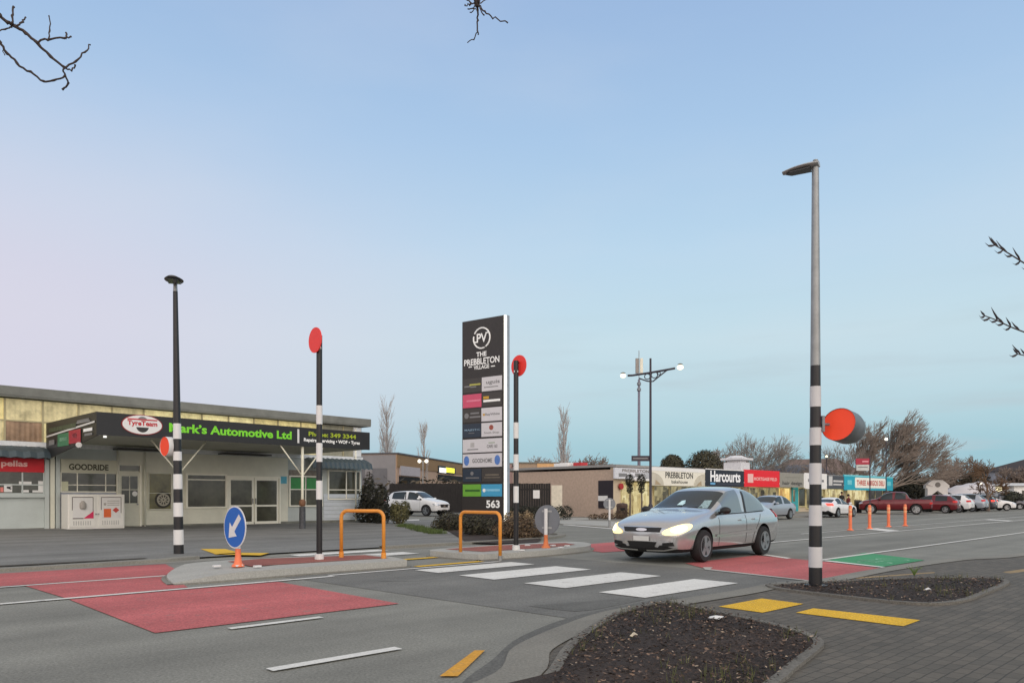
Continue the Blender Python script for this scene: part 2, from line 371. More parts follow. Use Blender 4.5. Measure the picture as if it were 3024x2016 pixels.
mark('lane_line', [ST(15.2, 9.98), ST(130, 10.2), ST(130, 10.34), ST(15.2, 10.1)])
mark('lane_line', [ST(25, 11.6), ST(130, 11.9), ST(130, 12.0), ST(25, 11.7)])
mark('stop_line', [ST(11.1, 5.0), ST(11.2, 5.0), ST(11.66, 7.1), ST(11.52, 7.1)], m_wornline); mark('stop_line', [ST(11.5, 7.1), ST(11.66, 7.1), ST(12.0, 7.25), ST(11.9, 7.4)], m_wornline); mark('stop_line', [ST(14.2, 5.1), ST(14.35, 5.1), ST(15.0, 6.45), ST(14.8, 6.45)])
mark('lane_line', [ST(14.8, 7.2), ST(15.0, 7.2), ST(15.9, 8.6), ST(15.7, 8.6)])
for s in (29, 46, 64, 85): mark('hatch_bar', [ST(s, 10.2), ST(s+1.2, 10.2), ST(s+2.8, 11.65), ST(s+1.6, 11.65)])
mark('lane_line', band(17.3, 26, 13.2, 13.3)); mark('parking_line', [G(1665, 1548), G(1830, 1562), G(1830, 1564), G(1662, 1550)])
mark('yellow_dash', [G(2520, 1707), G(2760, 1690), G(2760, 1693), G(2530, 1710)], m_wornyel)
mark('yellow_dash', [G(2960, 1690), G(3024, 1681), G(3060, 1684), G(2985, 1694)], m_wornyel)
# cycle symbol worn into the green
b = MB()
for q in ((0, 0), (.95, 0)):
    b.tube([(q[0]+.3*math.cos(a*.5236), .3*math.sin(a*.5236), 0) for a in range(13)], .025, 4)
b.tube([(0, 0, 0), (.4, .45, 0), (.95, 0, 0)], .025, 4).tube([(.4, .45, 0), (.45, 0, 0), (0, 0, 0)], .025, 4)
o = b.build('cycle_symbol', asphalt('worn white paint', L((120, 170, 140))), kind='structure'); o.location = (*ST(15.2, 5.6), .012); o.scale = (1, 1, .1); o.rotation_euler = (0, 0, ROADROT)
# near garden beds
bed1 = curve_pts([G(*p) for p in ((1962, 1786), (1995, 1788), (2130, 1818), (2300, 1856), (2395, 1888), (2418, 1908), (2400, 1930), (2330, 1985), (2290, 2020))]+[(1.2, 4.3), (.2, 3.7), (-1.6, 3.0), (-1.9, 3.3)]+[G(*p) for p in ((1480, 2060), (1615, 2016), (1690, 1910), (1800, 1832), (1900, 1796), (1962, 1786))], 4)
bed2 = curve_pts([G(*p) for p in ((2269, 1733), (2391, 1727), (2571, 1717), (2726, 1712), (2906, 1712), (2972, 1723), (2906, 1755), (2829, 1781), (2700, 1787), (2443, 1761), (2301, 1743), (2269, 1733))], 4)
BEDS = []
for bd in (bed1, bed2):
    pts = [(p[0], p[1]) for p in bd][:-1]; BEDS.append(pts)
    ribbon('bed_edging', [(p[0], p[1]) for p in bd], .085, .042, m_edge, thick=.042)
    cx = sum(p[0] for p in pts)/len(pts); cy = sum(p[1] for p in pts)/len(pts)
    o = MB(); v = [(x, y, .03) for x, y in pts]; n = len(pts); rings = [v]
    for k in (.8, .55, .3): rings.append([(cx+(x-cx)*k, cy+(y-cy)*k, .03+.03*(1-k)+rnd.uniform(-.01, .01)) for x, y, z in v])
    vs = sum(rings, [])+[(cx, cy, .05)]; fs = []
    for r_ in range(3):
        for i in range(n): fs.append((r_*n+i, r_*n+(i+1) % n, (r_+1)*n+(i+1) % n, (r_+1)*n+i))
    for i in range(n): fs.append((3*n+i, 3*n+(i+1) % n, 4*n))
    o.add(vs, fs).build('soil_bed', m_soil, kind='structure', smooth=True)
def inside(p, poly):
    c = False; j = len(poly)-1
    for i in range(len(poly)):
        if (poly[i][1] > p[1]) != (poly[j][1] > p[1]) and p[0] < (poly[j][0]-poly[i][0])*(p[1]-poly[i][1])/(poly[j][1]-poly[i][1])+poly[i][0]: c = not c
        j = i
    return c
m_leaf = [M('dry leaf tan', L((134, 110, 92)), .8, var=.3, scale=4), M('dry leaf brown', L((84, 66, 54)), .8, var=.3, scale=4), M('dry leaf pale', L((176, 156, 134)), .8, var=.2), M('dark bark chip', L((48, 38, 32)), .9, var=.3)]
def scatter(poly, n, fn):
    xs = [p[0] for p in poly]; ys = [p[1] for p in poly]; k = 0
    while k < n:
        p = (rnd.uniform(min(xs), max(xs)), rnd.uniform(min(ys), max(ys)))
        if inside(p, poly): fn(p); k += 1
for bi, pts in enumerate(BEDS):
    cx = sum(p[0] for p in pts)/len(pts); cy = sum(p[1] for p in pts)/len(pts)
    b = MB()
    def leaf(p, b=b):
        s = rnd.uniform(.008, .024); a = rnd.uniform(0, 6.28); t = rnd.uniform(-.6, .6); z = .05+rnd.uniform(-.02, .03)
        d = Vector((math.cos(a), math.sin(a), math.sin(t)*.7))*s; e = Vector((-math.sin(a), math.cos(a), rnd.uniform(-.6, .6)))*s*rnd.uniform(.3, .6)
        c = Vector((p[0], p[1], z)); b.cur = rnd.choices((0, 1, 2, 3), (.10, .34, .03, .53))[0]
        b.quad(c-d, c-e, c+d, c+e)
    scatter(pts, 11000 if bi == 0 else 4200, leaf)
    b.build('leaf_litter', m_leaf, kind='stuff')
    b = MB(); 
    def blade(p, b=b):
        if rnd.random() > (.9 if math.sin(p[0]*2.3+1)*math.cos(p[1]*1.9) > .25 else .12): return
        for _ in range(3):
            x = p[0]+rnd.uniform(-.04, .04); y = p[1]+rnd.uniform(-.04, .04); h = rnd.uniform(.03, .09); a = rnd.uniform(0, 6.28)
            b.add([(x, y, .03), (x+.008*math.cos(a), y+.008*math.sin(a), .03), (x+.04*math.cos(a+1), y+.04*math.sin(a+1), .06+h)], [(0, 1, 2)])
    scatter(pts, 420 if bi == 0 else 260, blade)
    b.build('grass', M('bed grass', L((92, 96, 58)), .9, var=.3), kind='stuff')
b = MB(); 
for k in range(9):
    a = k*.7; b.tube([(0, 0, 0), (.05*math.cos(a), .05*math.sin(a), .1), (.13*math.cos(a), .13*math.sin(a), .12+.02*(k % 3))], [.006, .005, .002], 4)
x, y = G(2700, 1708); b.build('grass', M('green tuft', L((98, 120, 58)), .9), kind='stuff', loc=(x, y, .05))
def litter(px, py, sx, sy, label, mat, z=.08):
    b = MB(); n = 9
    ring = [(sx*math.cos(2*math.pi*k/n)*rnd.uniform(.7, 1.1), sy*math.sin(2*math.pi*k/n)*rnd.uniform(.7, 1.1), rnd.uniform(0, .02)) for k in range(n)]
    b.add(ring+[(0, 0, .03)]+[(x, y, z_-.006) for x, y, z_ in ring], [(k, (k+1) % n, n) for k in range(n)]+[(k, (k+1) % n, n+1+(k+1) % n, n+1+k) for k in range(n)])
    tag(b.build('litter', mat, loc=(*G(px, py, z), z), rz=ROADROT), label, 'litter')
m_paper = M('white paper', (.78, .78, .76), .7, var=.06)
litter(2114, 1824, .12, .07, 'flat white scrap of paper near the top edge of the big mulch bed', m_paper, .05)
litter(2741, 1740, .06, .04, 'small white crumpled scrap in the far mulch bed right of the lamp post', m_paper)
litter(1873, 1875, .05, .03, 'pale curled scrap lying among leaves in the middle of the big mulch bed', M('pale leaf', L((200, 190, 170)), .8))
# tactile paving
sheet('tactile_paving', [G(*p, .016) for p in ((2122, 1790), (2250, 1766), (2373, 1782), (2252, 1808))], .018, m_tact)
sheet('tactile_paving', [G(*p, .016) for p in ((2350, 1808), (2402, 1795), (2718, 1830), (2668, 1848))], .018, m_tact)
b = MB()
def studs(q, nx, ny):
    for i in range(nx):
        for j in range(ny):
            u_, v_ = (i+.5)/nx, (j+.5)/ny
            x = (q[0][0]*(1-u_)+q[1][0]*u_)*(1-v_)+(q[3][0]*(1-u_)+q[2][0]*u_)*v_; y = (q[0][1]*(1-u_)+q[1][1]*u_)*(1-v_)+(q[3][1]*(1-u_)+q[2][1]*u_)*v_
            b.lathe([(.014, .018), (.009, .0225)], (x, y, 0), sides=6)
studs([G(*p, .016) for p in ((2122, 1790), (2250, 1766), (2373, 1782), (2252, 1808))], 16, 10); studs([G(*p, .016) for p in ((2350, 1808), (2402, 1795), (2718, 1830), (2668, 1848))], 6, 20)
b.build('tactile_studs', m_tact, kind='structure')
# opposite side: forecourt, kerbs, driveway bed
FA = PL((-18.14*1, 26.2), (.6823, .7311))            # shop front of the tyre garage
def gz(a): return max(.012, .15-.0075*(a+0)) if a > 0 else .15
b = MB(); nx, ny = 24, 6; a0, a1, s0, s1 = -45, 20.2, -45, 17.0
for i in range(nx+1):
    for j in range(ny+1):
        f, g = i/nx, j/ny; p = ST(s0+(s1-s0)*f, 15.75); q = FA.w(a0+(a1-a0)*f, -.3)
        b.v.append((p[0]*(1-g)+q[0]*g, p[1]*(1-g)+q[1]*g, .035*(1-g)+gz(a0+(a1-a0)*f)*g))
for i in range(nx):
    for j in range(ny): k = i*(ny+1)+j; b.f.append((k, k+ny+1, k+ny+2, k+1)); b.m.append(0)
o = b.build('forecourt', m_fore, kind='structure')
ribbon('kerb', [ST(-45, 15.72), ST(0, 15.62), ST(3, 15.45), ST(5.2, 15.55), ST(5.9, 15.85)], .3, .06, m_conc2, thick=.06)
ribbon('kerb', [(p[0], p[1]) for p in curve_pts([ST(10.4, 15.6), ST(14, 15.5), ST(16.5, 15.75), ST(18.3, 16.8), ST(18.8, 19), ST(18.8, 22)], 5)], .25, .07, m_conc2, thick=.07)
ribbon('road_patch', [ST(-45, 15.2), ST(0, 15.15), ST(6, 15.3), ST(12, 15.2)], .5, .005, m_conc2)
ribbon('tar_seam', [ST(-45, 16.05), ST(-4, 16.0), ST(5, 16.0)], .22, .055, M('moss and dirt', L((62, 56, 44)), .95, var=.4, scale=3))
for q in ([G(*p, .045) for p in ((592, 1620), (665, 1620), (715, 1633), (640, 1637))], [G(*p, .045) for p in ((630, 1636), (700, 1631), (795, 1632), (770, 1639))]): sheet('tactile_paving', q, .048, m_tact)
bedp = [G(*p) for p in ((1380, 1606), (1470, 1609), (1585, 1606), (1622, 1575), (1590, 1540), (1500, 1522), (1330, 1522), (1288, 1548))]
sheet('soil_bed', bedp, .05, m_soil)
sheet('footpath', [G(1640, 1528), G(1790, 1533), G(1990, 1545), G(1990, 1560), G(1800, 1557), G(1655, 1548)], .05, m_conc, thick=.05)
sheet('footpath', [ST(30, 21.2), ST(125, 21.2), ST(125, 26.5), ST(30, 26.5)], .06, m_conc2, thick=.06)
gp = [G(1172, 1555), G(1210, 1554), G(1262, 1562), G(1316, 1577), G(1290, 1583), G(1238, 1572)]
gb = MB()
def blade2(p):
    if math.sin(p[0]*3.1)*math.cos(p[1]*2.3)+rnd.uniform(-.6, .6) < -.1: return
    for _ in range(4):
        x = p[0]+rnd.uniform(-.1, .1); y = p[1]+rnd.uniform(-.1, .1); h = rnd.uniform(.05, .16); a = rnd.uniform(0, 6.28)
        gb.add([(x, y, .0), (x+.03*math.cos(a), y+.03*math.sin(a), .0), (x+.06*math.cos(a+1), y+.06*math.sin(a+1), .04+h)], [(0, 1, 2)])
scatter(gp, 900, blade2); gb.build('grass', m_grass, kind='stuff')
mark('parking_line', [G(1150, 1535), G(1238, 1533), G(1238, 1537), G(1150, 1539)])

# ---------------------------------------------------------------- traffic islands
def island(pts, inner, z):
    o = sheet('traffic_island', pts, z, m_conc, thick=z)
    for v in o.data.vertices:
        s_ = v.co.x*U[0]+v.co.y*U[1]
        if v.co.z > .05 and s_ < 4.75: v.co.z = .02+(z-.02)*max(0, (s_-3.85)/.9)**.8
    ribbon('island_channel', pts+[pts[0]], .16, .02, m_conc2, thick=.02)
    sheet('island_paving', inner, z+.006, m_islpave)
isl1 = [(p[0], p[1]) for p in curve_pts([ST(3.9, 11.3), ST(4.6, 11.25), ST(6, 11.3), ST(7.75, 11.25), ST(8.1, 11.4), ST(8.2, 12.9), ST(6.3, 13.5), ST(5.0, 13.4), ST(4.2, 12.4), ST(3.9, 11.3)], 4)][:-1]
island(isl1, [ST(5.4, 12.0), ST(8.05, 11.85), ST(8.1, 12.75), ST(6.2, 13.35), ST(5.5, 13.2)], .13)
isl2 = [(p[0], p[1]) for p in curve_pts([ST(9.9, 11.35), ST(11, 11.2), ST(12.3, 11.25), ST(13.5, 11.5), ST(14.4, 12.3), ST(14.3, 13.0), ST(12, 13.3), ST(10.1, 13.1), ST(9.8, 12.5), ST(9.9, 11.35)], 4)][:-1]
island(isl2, [ST(10.4, 11.8), ST(12.6, 11.75), ST(13.6, 12.0), ST(13.9, 12.6), ST(12, 13.1), ST(10.3, 12.95)], .13)
for q in (band(8.15, 9.75, 11.0, 11.2), band(8.25, 9.7, 12.4, 12.62)): sheet('tactile_paving', q, .016, m_tact)
for i, (px, py) in enumerate(((640, 1672), (705, 1671), (760, 1673), (1558, 1610), (1540, 1625), (1633, 1611), (1655, 1617), (1675, 1612))):
    x, y = G(px, py, .14)
    tag(MB().box(-.06, .06, -.04, .04, 0, .03, .008).build('road_stud', m_wht, loc=(x, y, .136), rz=ROADROT), 'small white raised reflector stud fixed on a crossing island', 'road stud', 'white studs on the crossing islands')

# ---------------------------------------------------------------- poles and signs
def zebra(o, name, r0, r1, z0, z1, band_h, first, n, mats, top_mat, sides=16, edges=None):
    """banded pole: n bands of band_h from z0 up, the rest in top_mat"""
    def rad(z): return r0+(r1-r0)*(z-z0)/(z1-z0)
    z = z0; zs = edges or [z0+band_h*i for i in range(n+1)]
    for i in range(len(zs)-1):
        k = (i+first) % 2; e = .004 if k else 0
        MB().tube([(0, 0, zs[i]), (0, 0, zs[i+1])], [rad(zs[i])+e, rad(zs[i+1])+e], sides).build('white_band' if k else 'black_band', mats[k], o, smooth=40)
    MB().tube([(0, 0, zs[-1]), (0, 0, z1)], [rad(zs[-1]), rad(z1)], sides).build(name, top_mat, o, smooth=40)
def luminaire(o, z, ang, mat, kl=1., kw=1., kh=1.):
    l = MB(); c, s = math.cos(ang), math.sin(ang)
    l.tube([(0, 0, z-.24), (0, 0, z)], [.05, .042], 14)
    l.build('spigot', m_gal, o, smooth=40)
    n = 9; b = MB()
    for k in range(n):
        t = k/(n-1); wd = kw*.15*math.sin(math.pi*min(.94, .16+.8*t))**.55; h = kh*.06*(1-.5*t); xx = -.05+kl*.62*t
        ring = [(xx, wd*math.cos(a)*1.0, z+.03-.02*t+(h if math.sin(a) > 0 else h*.55)*math.sin(a)) for a in [2*math.pi*i/12 for i in range(12)]]
        b.v += [(x*c-y*s, x*s+y*c, zz) for x, y, zz in ring]
    for k in range(n-1):
        for i in range(12): i2 = (i+1) % 12; b.f.append((k*12+i, k*12+i2, (k+1)*12+i2, (k+1)*12+i)); b.m.append(0)
    b.f += [tuple(range(12)), tuple((n-1)*12+i for i in range(12))]; b.m += [0, 0]
    b.build('lamp_head', mat, o, smooth=50)
    b = MB(); P = [(.06, -.1*kw), (.42*kl, -.08*kw), (.5*kl, 0), (.42*kl, .08*kw), (.06, .1*kw)]; P = [(x*c-y*s, x*s+y*c) for x, y in P]
    b.prism(P, z-.03*kh, z-.008).build('lamp_lens', M('dark led lens', (.03, .03, .035), .2, var=0), o)
    MB().lathe([(.02, .06), (.035, .08), (.035, .1), (.01, .11)], (0, 0, z)).build('sensor_cap', m_gal, o, smooth=40)
def beacon(o, z, arm, cowl=True, d=.24, deep=1., turn=0., shear=.045, cm=None):
    """round disc at the end of an arm, facing back along the road, with a deep cowl behind"""
    x, y = arm; l_ = math.hypot(x, y); f_ = (l_-d*.68)/l_
    MB().tube([(0, 0, z), (x*f_+U[0]*.05, y*f_+U[1]*.05, z)], .02, 8).build('arm', m_steel, o, smooth=True)
    ax = (Matrix.Rotation(turn, 3, 'Z') @ Vector((U[0], U[1], -.1 if shear else 0))).normalized()
    side = Vector((-ax.y, ax.x, 0)).normalized(); up = ax.cross(side); up = up if up.z > 0 else -up
    c = Vector((x, y, z))+side*0
    b = MB(); n = 28
    rings = []
    for (h, r, cut) in ((0, d, 1), (.3*deep, d*1.0, 0), (.42*deep, d*.9, 0), (.47*deep, d*.7, 0)):
        rings.append([c+ax*(h+(shear*math.sin(a)-.02 if cut else 0))+side*r*math.cos(a)+up*r*math.sin(a) for a in [2*math.pi*k/n for k in range(n)]])
    for r_ in rings: b.v += [tuple(p) for p in r_]
    for k in range(3):
        for i in range(n): i2 = (i+1) % n; b.f.append((k*n+i, k*n+i2, (k+1)*n+i2, (k+1)*n+i)); b.m.append(0)
    b.f.append(tuple(3*n+i for i in range(n))); b.m.append(0)
    if cowl: b.build('beacon_cowl', cm or M('weathered grey cowl', L((112, 118, 122)), .5, .2, var=.25, scale=4), o, smooth=50)
    b = MB(); q = [c+ax*(.012+shear*math.sin(a)-.02)+side*(d-.004)*math.cos(a)+up*(d-.004)*math.sin(a) for a in [2*math.pi*k/n for k in range(n)]]
    q2 = [p+ax*.012 for p in q]; b.add(q+q2, [tuple(range(n)), tuple(range(n, 2*n))]+[(i, (i+1) % n, n+(i+1) % n, n+i) for i in range(n)])
    b.build('disc', m_orangered, o)
XR, YR = G(2408, 1736)
t = thing('crossing_lamp_post', 'tall grey lamp post, black and white banded below, standing in the near mulch bed', 'lamp post', (XR, YR, 0))
m_wb = M('dull white band', L((206, 205, 206)), .5, var=.05, scale=4)
zebra(t, 'pole', .092, .048, 0, 5.95, .297, 0, 11, (m_blk, m_wb), m_gal, 12, edges=[0, .30, .59, .89, 1.18, 1.475, 1.775, 2.03, 2.28, 2.575, 2.865, 3.16])
MB().lathe([(.16, 0), (.16, .05), (.1, .06)], sides=16).build('base_plate', m_blk, t)
luminaire(t, 5.98, math.atan2(NN[1], NN[0])+.25, M('weathered lamp casing', L((176, 178, 178)), .5, .3, var=.1), .8, .9, .75)
MB().box(.085, .125, -.03, .03, 2.22, 2.45, .006).build('bracket', m_steel, t)
beacon(t, 2.33, (.34, 0.02))
XL, YL = G(528, 1639)
t = thing('crossing_lamp_post', 'black and white banded lamp post with an orange disc in front of the tyre garage', 'lamp post', (XL, YL, 0))
zebra(t, 'pole', .106, .05, 0, 5.85, .3, 0, 9, (m_blk, m_wht), m_blk, 16, edges=[0, .24, .57, .86, 1.17, 1.47, 1.8, 2.1, 2.3, 2.58, 2.92])
t.rotation_euler = (0, R(-.75), 0)
luminaire(t, 6.02, math.atan2(-NN[1], -NN[0])-.45, M('dark lamp casing', L((70, 72, 74)), .5, var=.1), 1., 1.3, .7)
beacon(t, 2.42, (-.27, .0), d=.215, deep=.45, turn=.14, shear=0, cm=m_wht)
def island_pole(px, py, label, back, dz, edges, r):
    x, y = G(px, py, .13); t = thing('crossing_beacon_pole', label, 'beacon pole', (x, y, .13))
    MB().lathe([(.085, 0), (.085, .1), (.06, .11)]).build('base_sleeve', m_wht, t, smooth=40)
    zebra(t, 'pole', r, r, edges[0], dz+.1, 0, 0, 0, (m_blk, m_wht), m_blk, 14, edges=edges)
    c = Vector((U[0], U[1], 0))*(.085 if back else -.085)+Vector((0, 0, dz)); ax = Vector((U[0], U[1], 0)); sd = Vector((-U[1], U[0], 0))
    b = MB(); n = 32; q = [c+sd*.235*math.cos(2*math.pi*k/n)+Vector((0, 0, .235*math.sin(2*math.pi*k/n)))-ax*.008 for k in range(n)]; q2 = [p+ax*.016 for p in q]
    b.add(q+q2, [tuple(range(n)), tuple(range(n, 2*n))]+[(i, (i+1) % n, n+(i+1) % n, n+i) for i in range(n)]); b.build('disc', m_red2, t)
    MB().box(-.045, .045, -.045, .045, dz-.16, dz-.12).build('bracket', m_wht, t, smooth=False)
    MB().tube([(0, 0, dz+.08), (c.x, c.y, dz+.06)], .02, 6).build('bracket', m_blk, t)
island_pole(943, 1651, 'slim black and white red-disc pole on the island by the blue arrow sign', False, 4.08, [.1, 1.12, 1.47, 1.82, 2.17, 2.52, 2.87], .055)
island_pole(1524, 1623, 'slim black and white red-disc pole on the island beside the tower sign', True, 4.06, [.1, 1.04, 1.4, 1.75, 2.1, 2.45, 2.8], .055)
def disc_prism(b, c, r, y0, y1, n=36, sx=1): b.prism_y([(c[0]+sx*r*math.cos(2*math.pi*k/n), c[1]+r*math.sin(2*math.pi*k/n)) for k in range(n)], y0, y1); return b
def blade_sign(px, py, z, label, rz, front, d, hgt):
    x, y = G(px, py, z); t = thing('keep_left_sign', label, 'road sign', (x, y, z+.002), rz)
    if d < .6: MB().tube([(0, 0, 0), (0, 0, .29)], .044, 12).build('base_sleeve', m_gal, t, smooth=40)
    else: MB().lathe([(.105, 0), (.1, .025), (.065, .06), (.047, .18), (.045, .3)], sides=16).build('flexible_base', m_bol if front else M('worn orange rubber', L((216, 122, 72)), .6), t, smooth=40)
    MB().tube([(0, 0, .28), (0, 0, hgt+d*.38)], .042, 12).build('post', m_wht, t, smooth=40)
    s = -1 if front else 1
    y0 = -.05
    disc_prism(MB(), (0, hgt), d/2, y0-.012, y0).build('sign_rim', m_wht if front else m_steel, t)
    if front:
        disc_prism(MB(), (0, hgt), d/2-.022, y0-.016, y0-.0125).build('sign_face', M('blue sign sheeting', L((28, 100, 190)), .4, var=.04), t)
        c, s_ = math.cos(R(225)), math.sin(R(225)); k = d*.36
        A = [(-1, .2), (.2, .2), (.2, .62), (1, 0), (.2, -.62), (.2, -.2), (-1, -.2)]
        P = [((a*c-bb*s_)*k*1.0, (a*s_+bb*c)*k*1.0+hgt) for a, bb in A]
        MB().prism_y(P, y0-.02, y0-.0165).build('arrow', m_wht, t)
    else:
        disc_prism(MB(), (0, hgt), d/2-.02, y0+.001, y0+.004).build('sign_back', m_steel, t)
        MB().box(-.13, .13, y0+.005, y0+.014, hgt+d*.26, hgt+d*.26+.04).box(-.13, .13, y0+.005, y0+.014, hgt-d*.3, hgt-d*.3+.04).build('clamp', M('pale clamp', L((170, 172, 172)), .5), t)
    return t
blade_sign(703, 1672, .13, 'round blue keep left sign with a white arrow on an orange base', ROADROT-math.pi/2+.1, True, .71, .66)
blade_sign(1612, 1617, .13, 'grey back of a round sign on a white post with orange base', ROADROT+math.pi/2+.18, False, .68, .64)
blade_sign(1800, 1555, .05, 'small round sign seen from behind on a thin white post by the brown brick wall', ROADROT+math.pi/2+.7, False, .5, .95)
def hoop(p, q, z, hh, label):
    a = Vector((*p, z)); b_ = Vector((*q, z)); d = (b_-a).normalized(); r = .13; path = [a]
    for k in range(7):
        t = k/6*math.pi/2; path.append(a+d*(r-r*math.cos(t))+Vector((0, 0, hh-r+r*math.sin(t))))
    for k in range(7):
        t = k/6*math.pi/2; path.append(b_-d*(r-r*math.sin(t))+Vector((0, 0, hh-r+r*math.cos(t))))
    path.append(b_)
    t = thing('handrail_hoop', label, 'handrail', (*((a+b_)/2).xy, z)); m = Vector(t.location)
    MB().tube([v-m for v in path], .035, 12).build('rail', m_hoop, t, smooth=True)
    for e in (a, b_): MB().tube([e-m+Vector((0, 0, .002)), e-m+Vector((0, 0, .11))], .047, 12).build('base_sleeve', m_gal if z < .1 else m_hoop, t, smooth=40)
hoop(G(1008, 1645, .13), G(1133, 1648, .13), .13, .9, 'orange hoop handrail on the island behind the blue arrow sign')
hoop(G(1360, 1647), G(1477, 1656), .0, .98, 'orange hoop handrail in front of the dark tower sign')
bo = None
for i, (px, py, lb) in enumerate(((2511, 1566, 'orange flexible bollard in front of the white coupe'), (2568, 1561, 'orange flexible bollard before the front wheel of the red ute'), (2624, 1556, 'orange flexible bollard before the door of the red ute'), (2673, 1553, 'orange flexible bollard before the rear wheel of the red ute'))):
    x, y = G(px, py)
    if bo is None:
        bo = thing('bollard', lb, 'bollard', (x, y, .014), 0, 'orange bollards along the flush median')
        MB().lathe([(.12, 0), (.115, .025), (.08, .05)]).build('base', m_bol, bo, smooth=40)
        MB().lathe([(.062, .05), (.06, .5), (.062, .9), (.05, .95), (.02, .96)], sides=14).build('post', m_bol, bo, smooth=40)
        MB().lathe([(.066, .74), (.066, .84)], sides=14).lathe([(.066, .58), (.066, .68)], sides=14).build('reflective_sleeve', M('pale reflective band', L((244, 170, 120)), .3), bo, smooth=40)
    else: dup(bo, (x, y, .014), None, lb)

# ---------------------------------------------------------------- tower sign
pR, pL = (-.34, 30.0), (-2.1, 31.2)
PY = PL(pL, (pR[0]-pL[0], pR[1]-pL[1]))
t = thing('tower_sign', 'tall dark tower sign of tenant panels with lit white edge and street number 563', 'sign', (*pL, 0), PY.rz)
W = math.hypot(pR[0]-pL[0], pR[1]-pL[1]); zt = EYE+(HOR-930)/FPX*30.0
m_pyl = M('charcoal sign panel', L((50, 46, 45)), .5, var=.1, scale=3)
MB().box(0, W, 0, .3, .0, zt, .01).build('sign_body', m_pyl, t)
MB().box(W+.002, W+.075, .02, .2, .3, zt).build('lit_edge', M('lit white edge', (1, .98, .86), .5, var=0, emit=1.0), t)
MB().box(W+.08, W+.13, .1, .24, .3, zt).build('edge_trim', M('edge trim', L((150, 160, 170)), .4), t)
def P2(px, py): return PY.at(px, py)
m_tw = M('white lettering', (.85, .85, .83), .5, var=0, emit=.15)
c = P2(1423, 998); q = P2(1423, 968)
rr = q[1]-c[1]; b = MB()
for a0_, a1_ in ((-60, 150), (165, 290)):
    pts = [(c[0]+rr*math.cos(R(a0_+(a1_-a0_)*k/24)), -.012, c[1]+rr*math.sin(R(a0_+(a1_-a0_)*k/24))) for k in range(25)]
    b.tube(pts, .032, 6)
b.tube([(c[0]-rr*.95, -.012, c[1]-rr*.35), (c[0]-rr*.5, -.012, c[1]-rr*.35)], .03, 6).tube([(c[0]+rr*.5, -.012, c[1]+rr*.45), (c[0]+rr*.95, -.012, c[1]+rr*.45)], .03, 6)
b.build('emblem_ring', m_tw, t)
text('PV', 'lettering', m_tw, t, c[0]-rr*.62, c[0]+rr*.62, c[1]-rr*.42, c[1]+rr*.48, -.006, .02)
def ptext(s, x0, y0, x1, y1, mat=m_tw, bold=.02, y=-.006):
    a0, a1, z0, z1 = PY.rect(x0, y0, x1, y1); return text(s, 'lettering', mat, t, a0, a1, z0, z1, y, bold)
def prect(x0, y0, x1, y1): return PY.rect(x0, y0, x1, y1)
ptext('THE', 1407, 1038, 1437, 1052, bold=.025); ptext('PREBBLETON', 1371, 1056, 1475, 1075, bold=.022); ptext('VILLAGE', 1399, 1077, 1445, 1089)
a = PY.rect(1384, 1082, 1394, 1085); a2 = PY.rect(1450, 1079, 1462, 1082)
b = MB(); b.box(a[0], a[1], -.008, -.002, a[2], a[3]); b.box(a2[0], a2[1], -.008, -.002, a2[2], a2[3]); b.build('dash_mark', m_tw, t)
m_pnw = M('tenant panel white', L((216, 214, 218)), .5, var=.03); m_pnd = M('tenant panel dark', L((66, 62, 60)), .5, var=.05); m_tg = M('grey lettering', L((128, 128, 130)), .5, var=0)
m_pnk = M('tenant panel pink', L((214, 84, 116)), .5, var=.04); m_pnn = M('tenant panel navy', L((44, 56, 72)), .5, var=.05); m_png = M('tenant panel green', L((112, 176, 62)), .5, var=.03); m_pnb = M('tenant panel blue', L((72, 166, 210)), .5, var=.03)
# rows of tenant panels: local x fractions, heights from the photograph's right edge
def row(yc, h, cells):
    z = EYE+(HOR-yc)/FPX*30.4; hh = h/FPX*30.4/2
    for x0, x1, mt in cells: MB().box(.045+x0*(W-.1), .045+x1*(W-.1)-.02, -.02, -.002, z-hh, z+hh, .004).build('tenant_panel', mt, t)
    return z, hh
rowsY = [(1133, 42, [(0, .49, m_pnd), (.49, 1, m_pnw)]), (1179, 40, [(0, .49, m_pnk), (.49, 1, m_pnd)]), (1223, 40, [(0, .48, m_pnd), (.48, 1, m_pnw)]), (1268, 41, [(0, .48, m_pnn), (.48, 1, m_pnw)]), (1314, 40, [(0, 1, m_pnw)]), (1358, 40, [(0, 1, m_pnw)]), (1402, 39, [(0, .49, m_pnn), (.49, 1, m_pnd)]), (1447, 36, [(0, .48, m_png), (.48, 1, m_pnb)])]
zz = [row(*r_) for r_ in rowsY]; w2 = W-.1
def lt(s, i, x0, x1, f0, f1, mat, bold=.02):
    z, hh = zz[i]; text(s, 'lettering', mat, t, .045+x0*w2, .045+x1*w2, z+hh*f0, z+hh*f1, -.024, bold)
def bar(i, x0, x1, f0, f1, mat):
    z, hh = zz[i]; MB().box(.045+x0*w2, .045+x1*w2, -.025, -.0205, z+hh*f0, z+hh*f1, .002).build('logo_bar', mat, t)
m_olive = M('olive gold', L((190, 186, 90)), .5, var=.1); m_gold = M('gold', L((206, 160, 50)), .5, var=.05)
bar(0, .04, .2, -.2, .0, m_tg); bar(0, .18, .46, 0, .22, m_olive); bar(0, .2, .35, -.3, -.12, m_tg)
lt('uguis', 0, .6, .94, -.15, .5, m_tg); bar(0, .55, .9, -.5, -.38, m_tg)
bar(1, .1, .46, -.12, .15, M('pale pink', L((232, 130, 156)), .5, var=.1)); bar(1, .53, .67, .1, .5, m_gold); bar(1, .53, .95, -.35, -.02, m_tw)
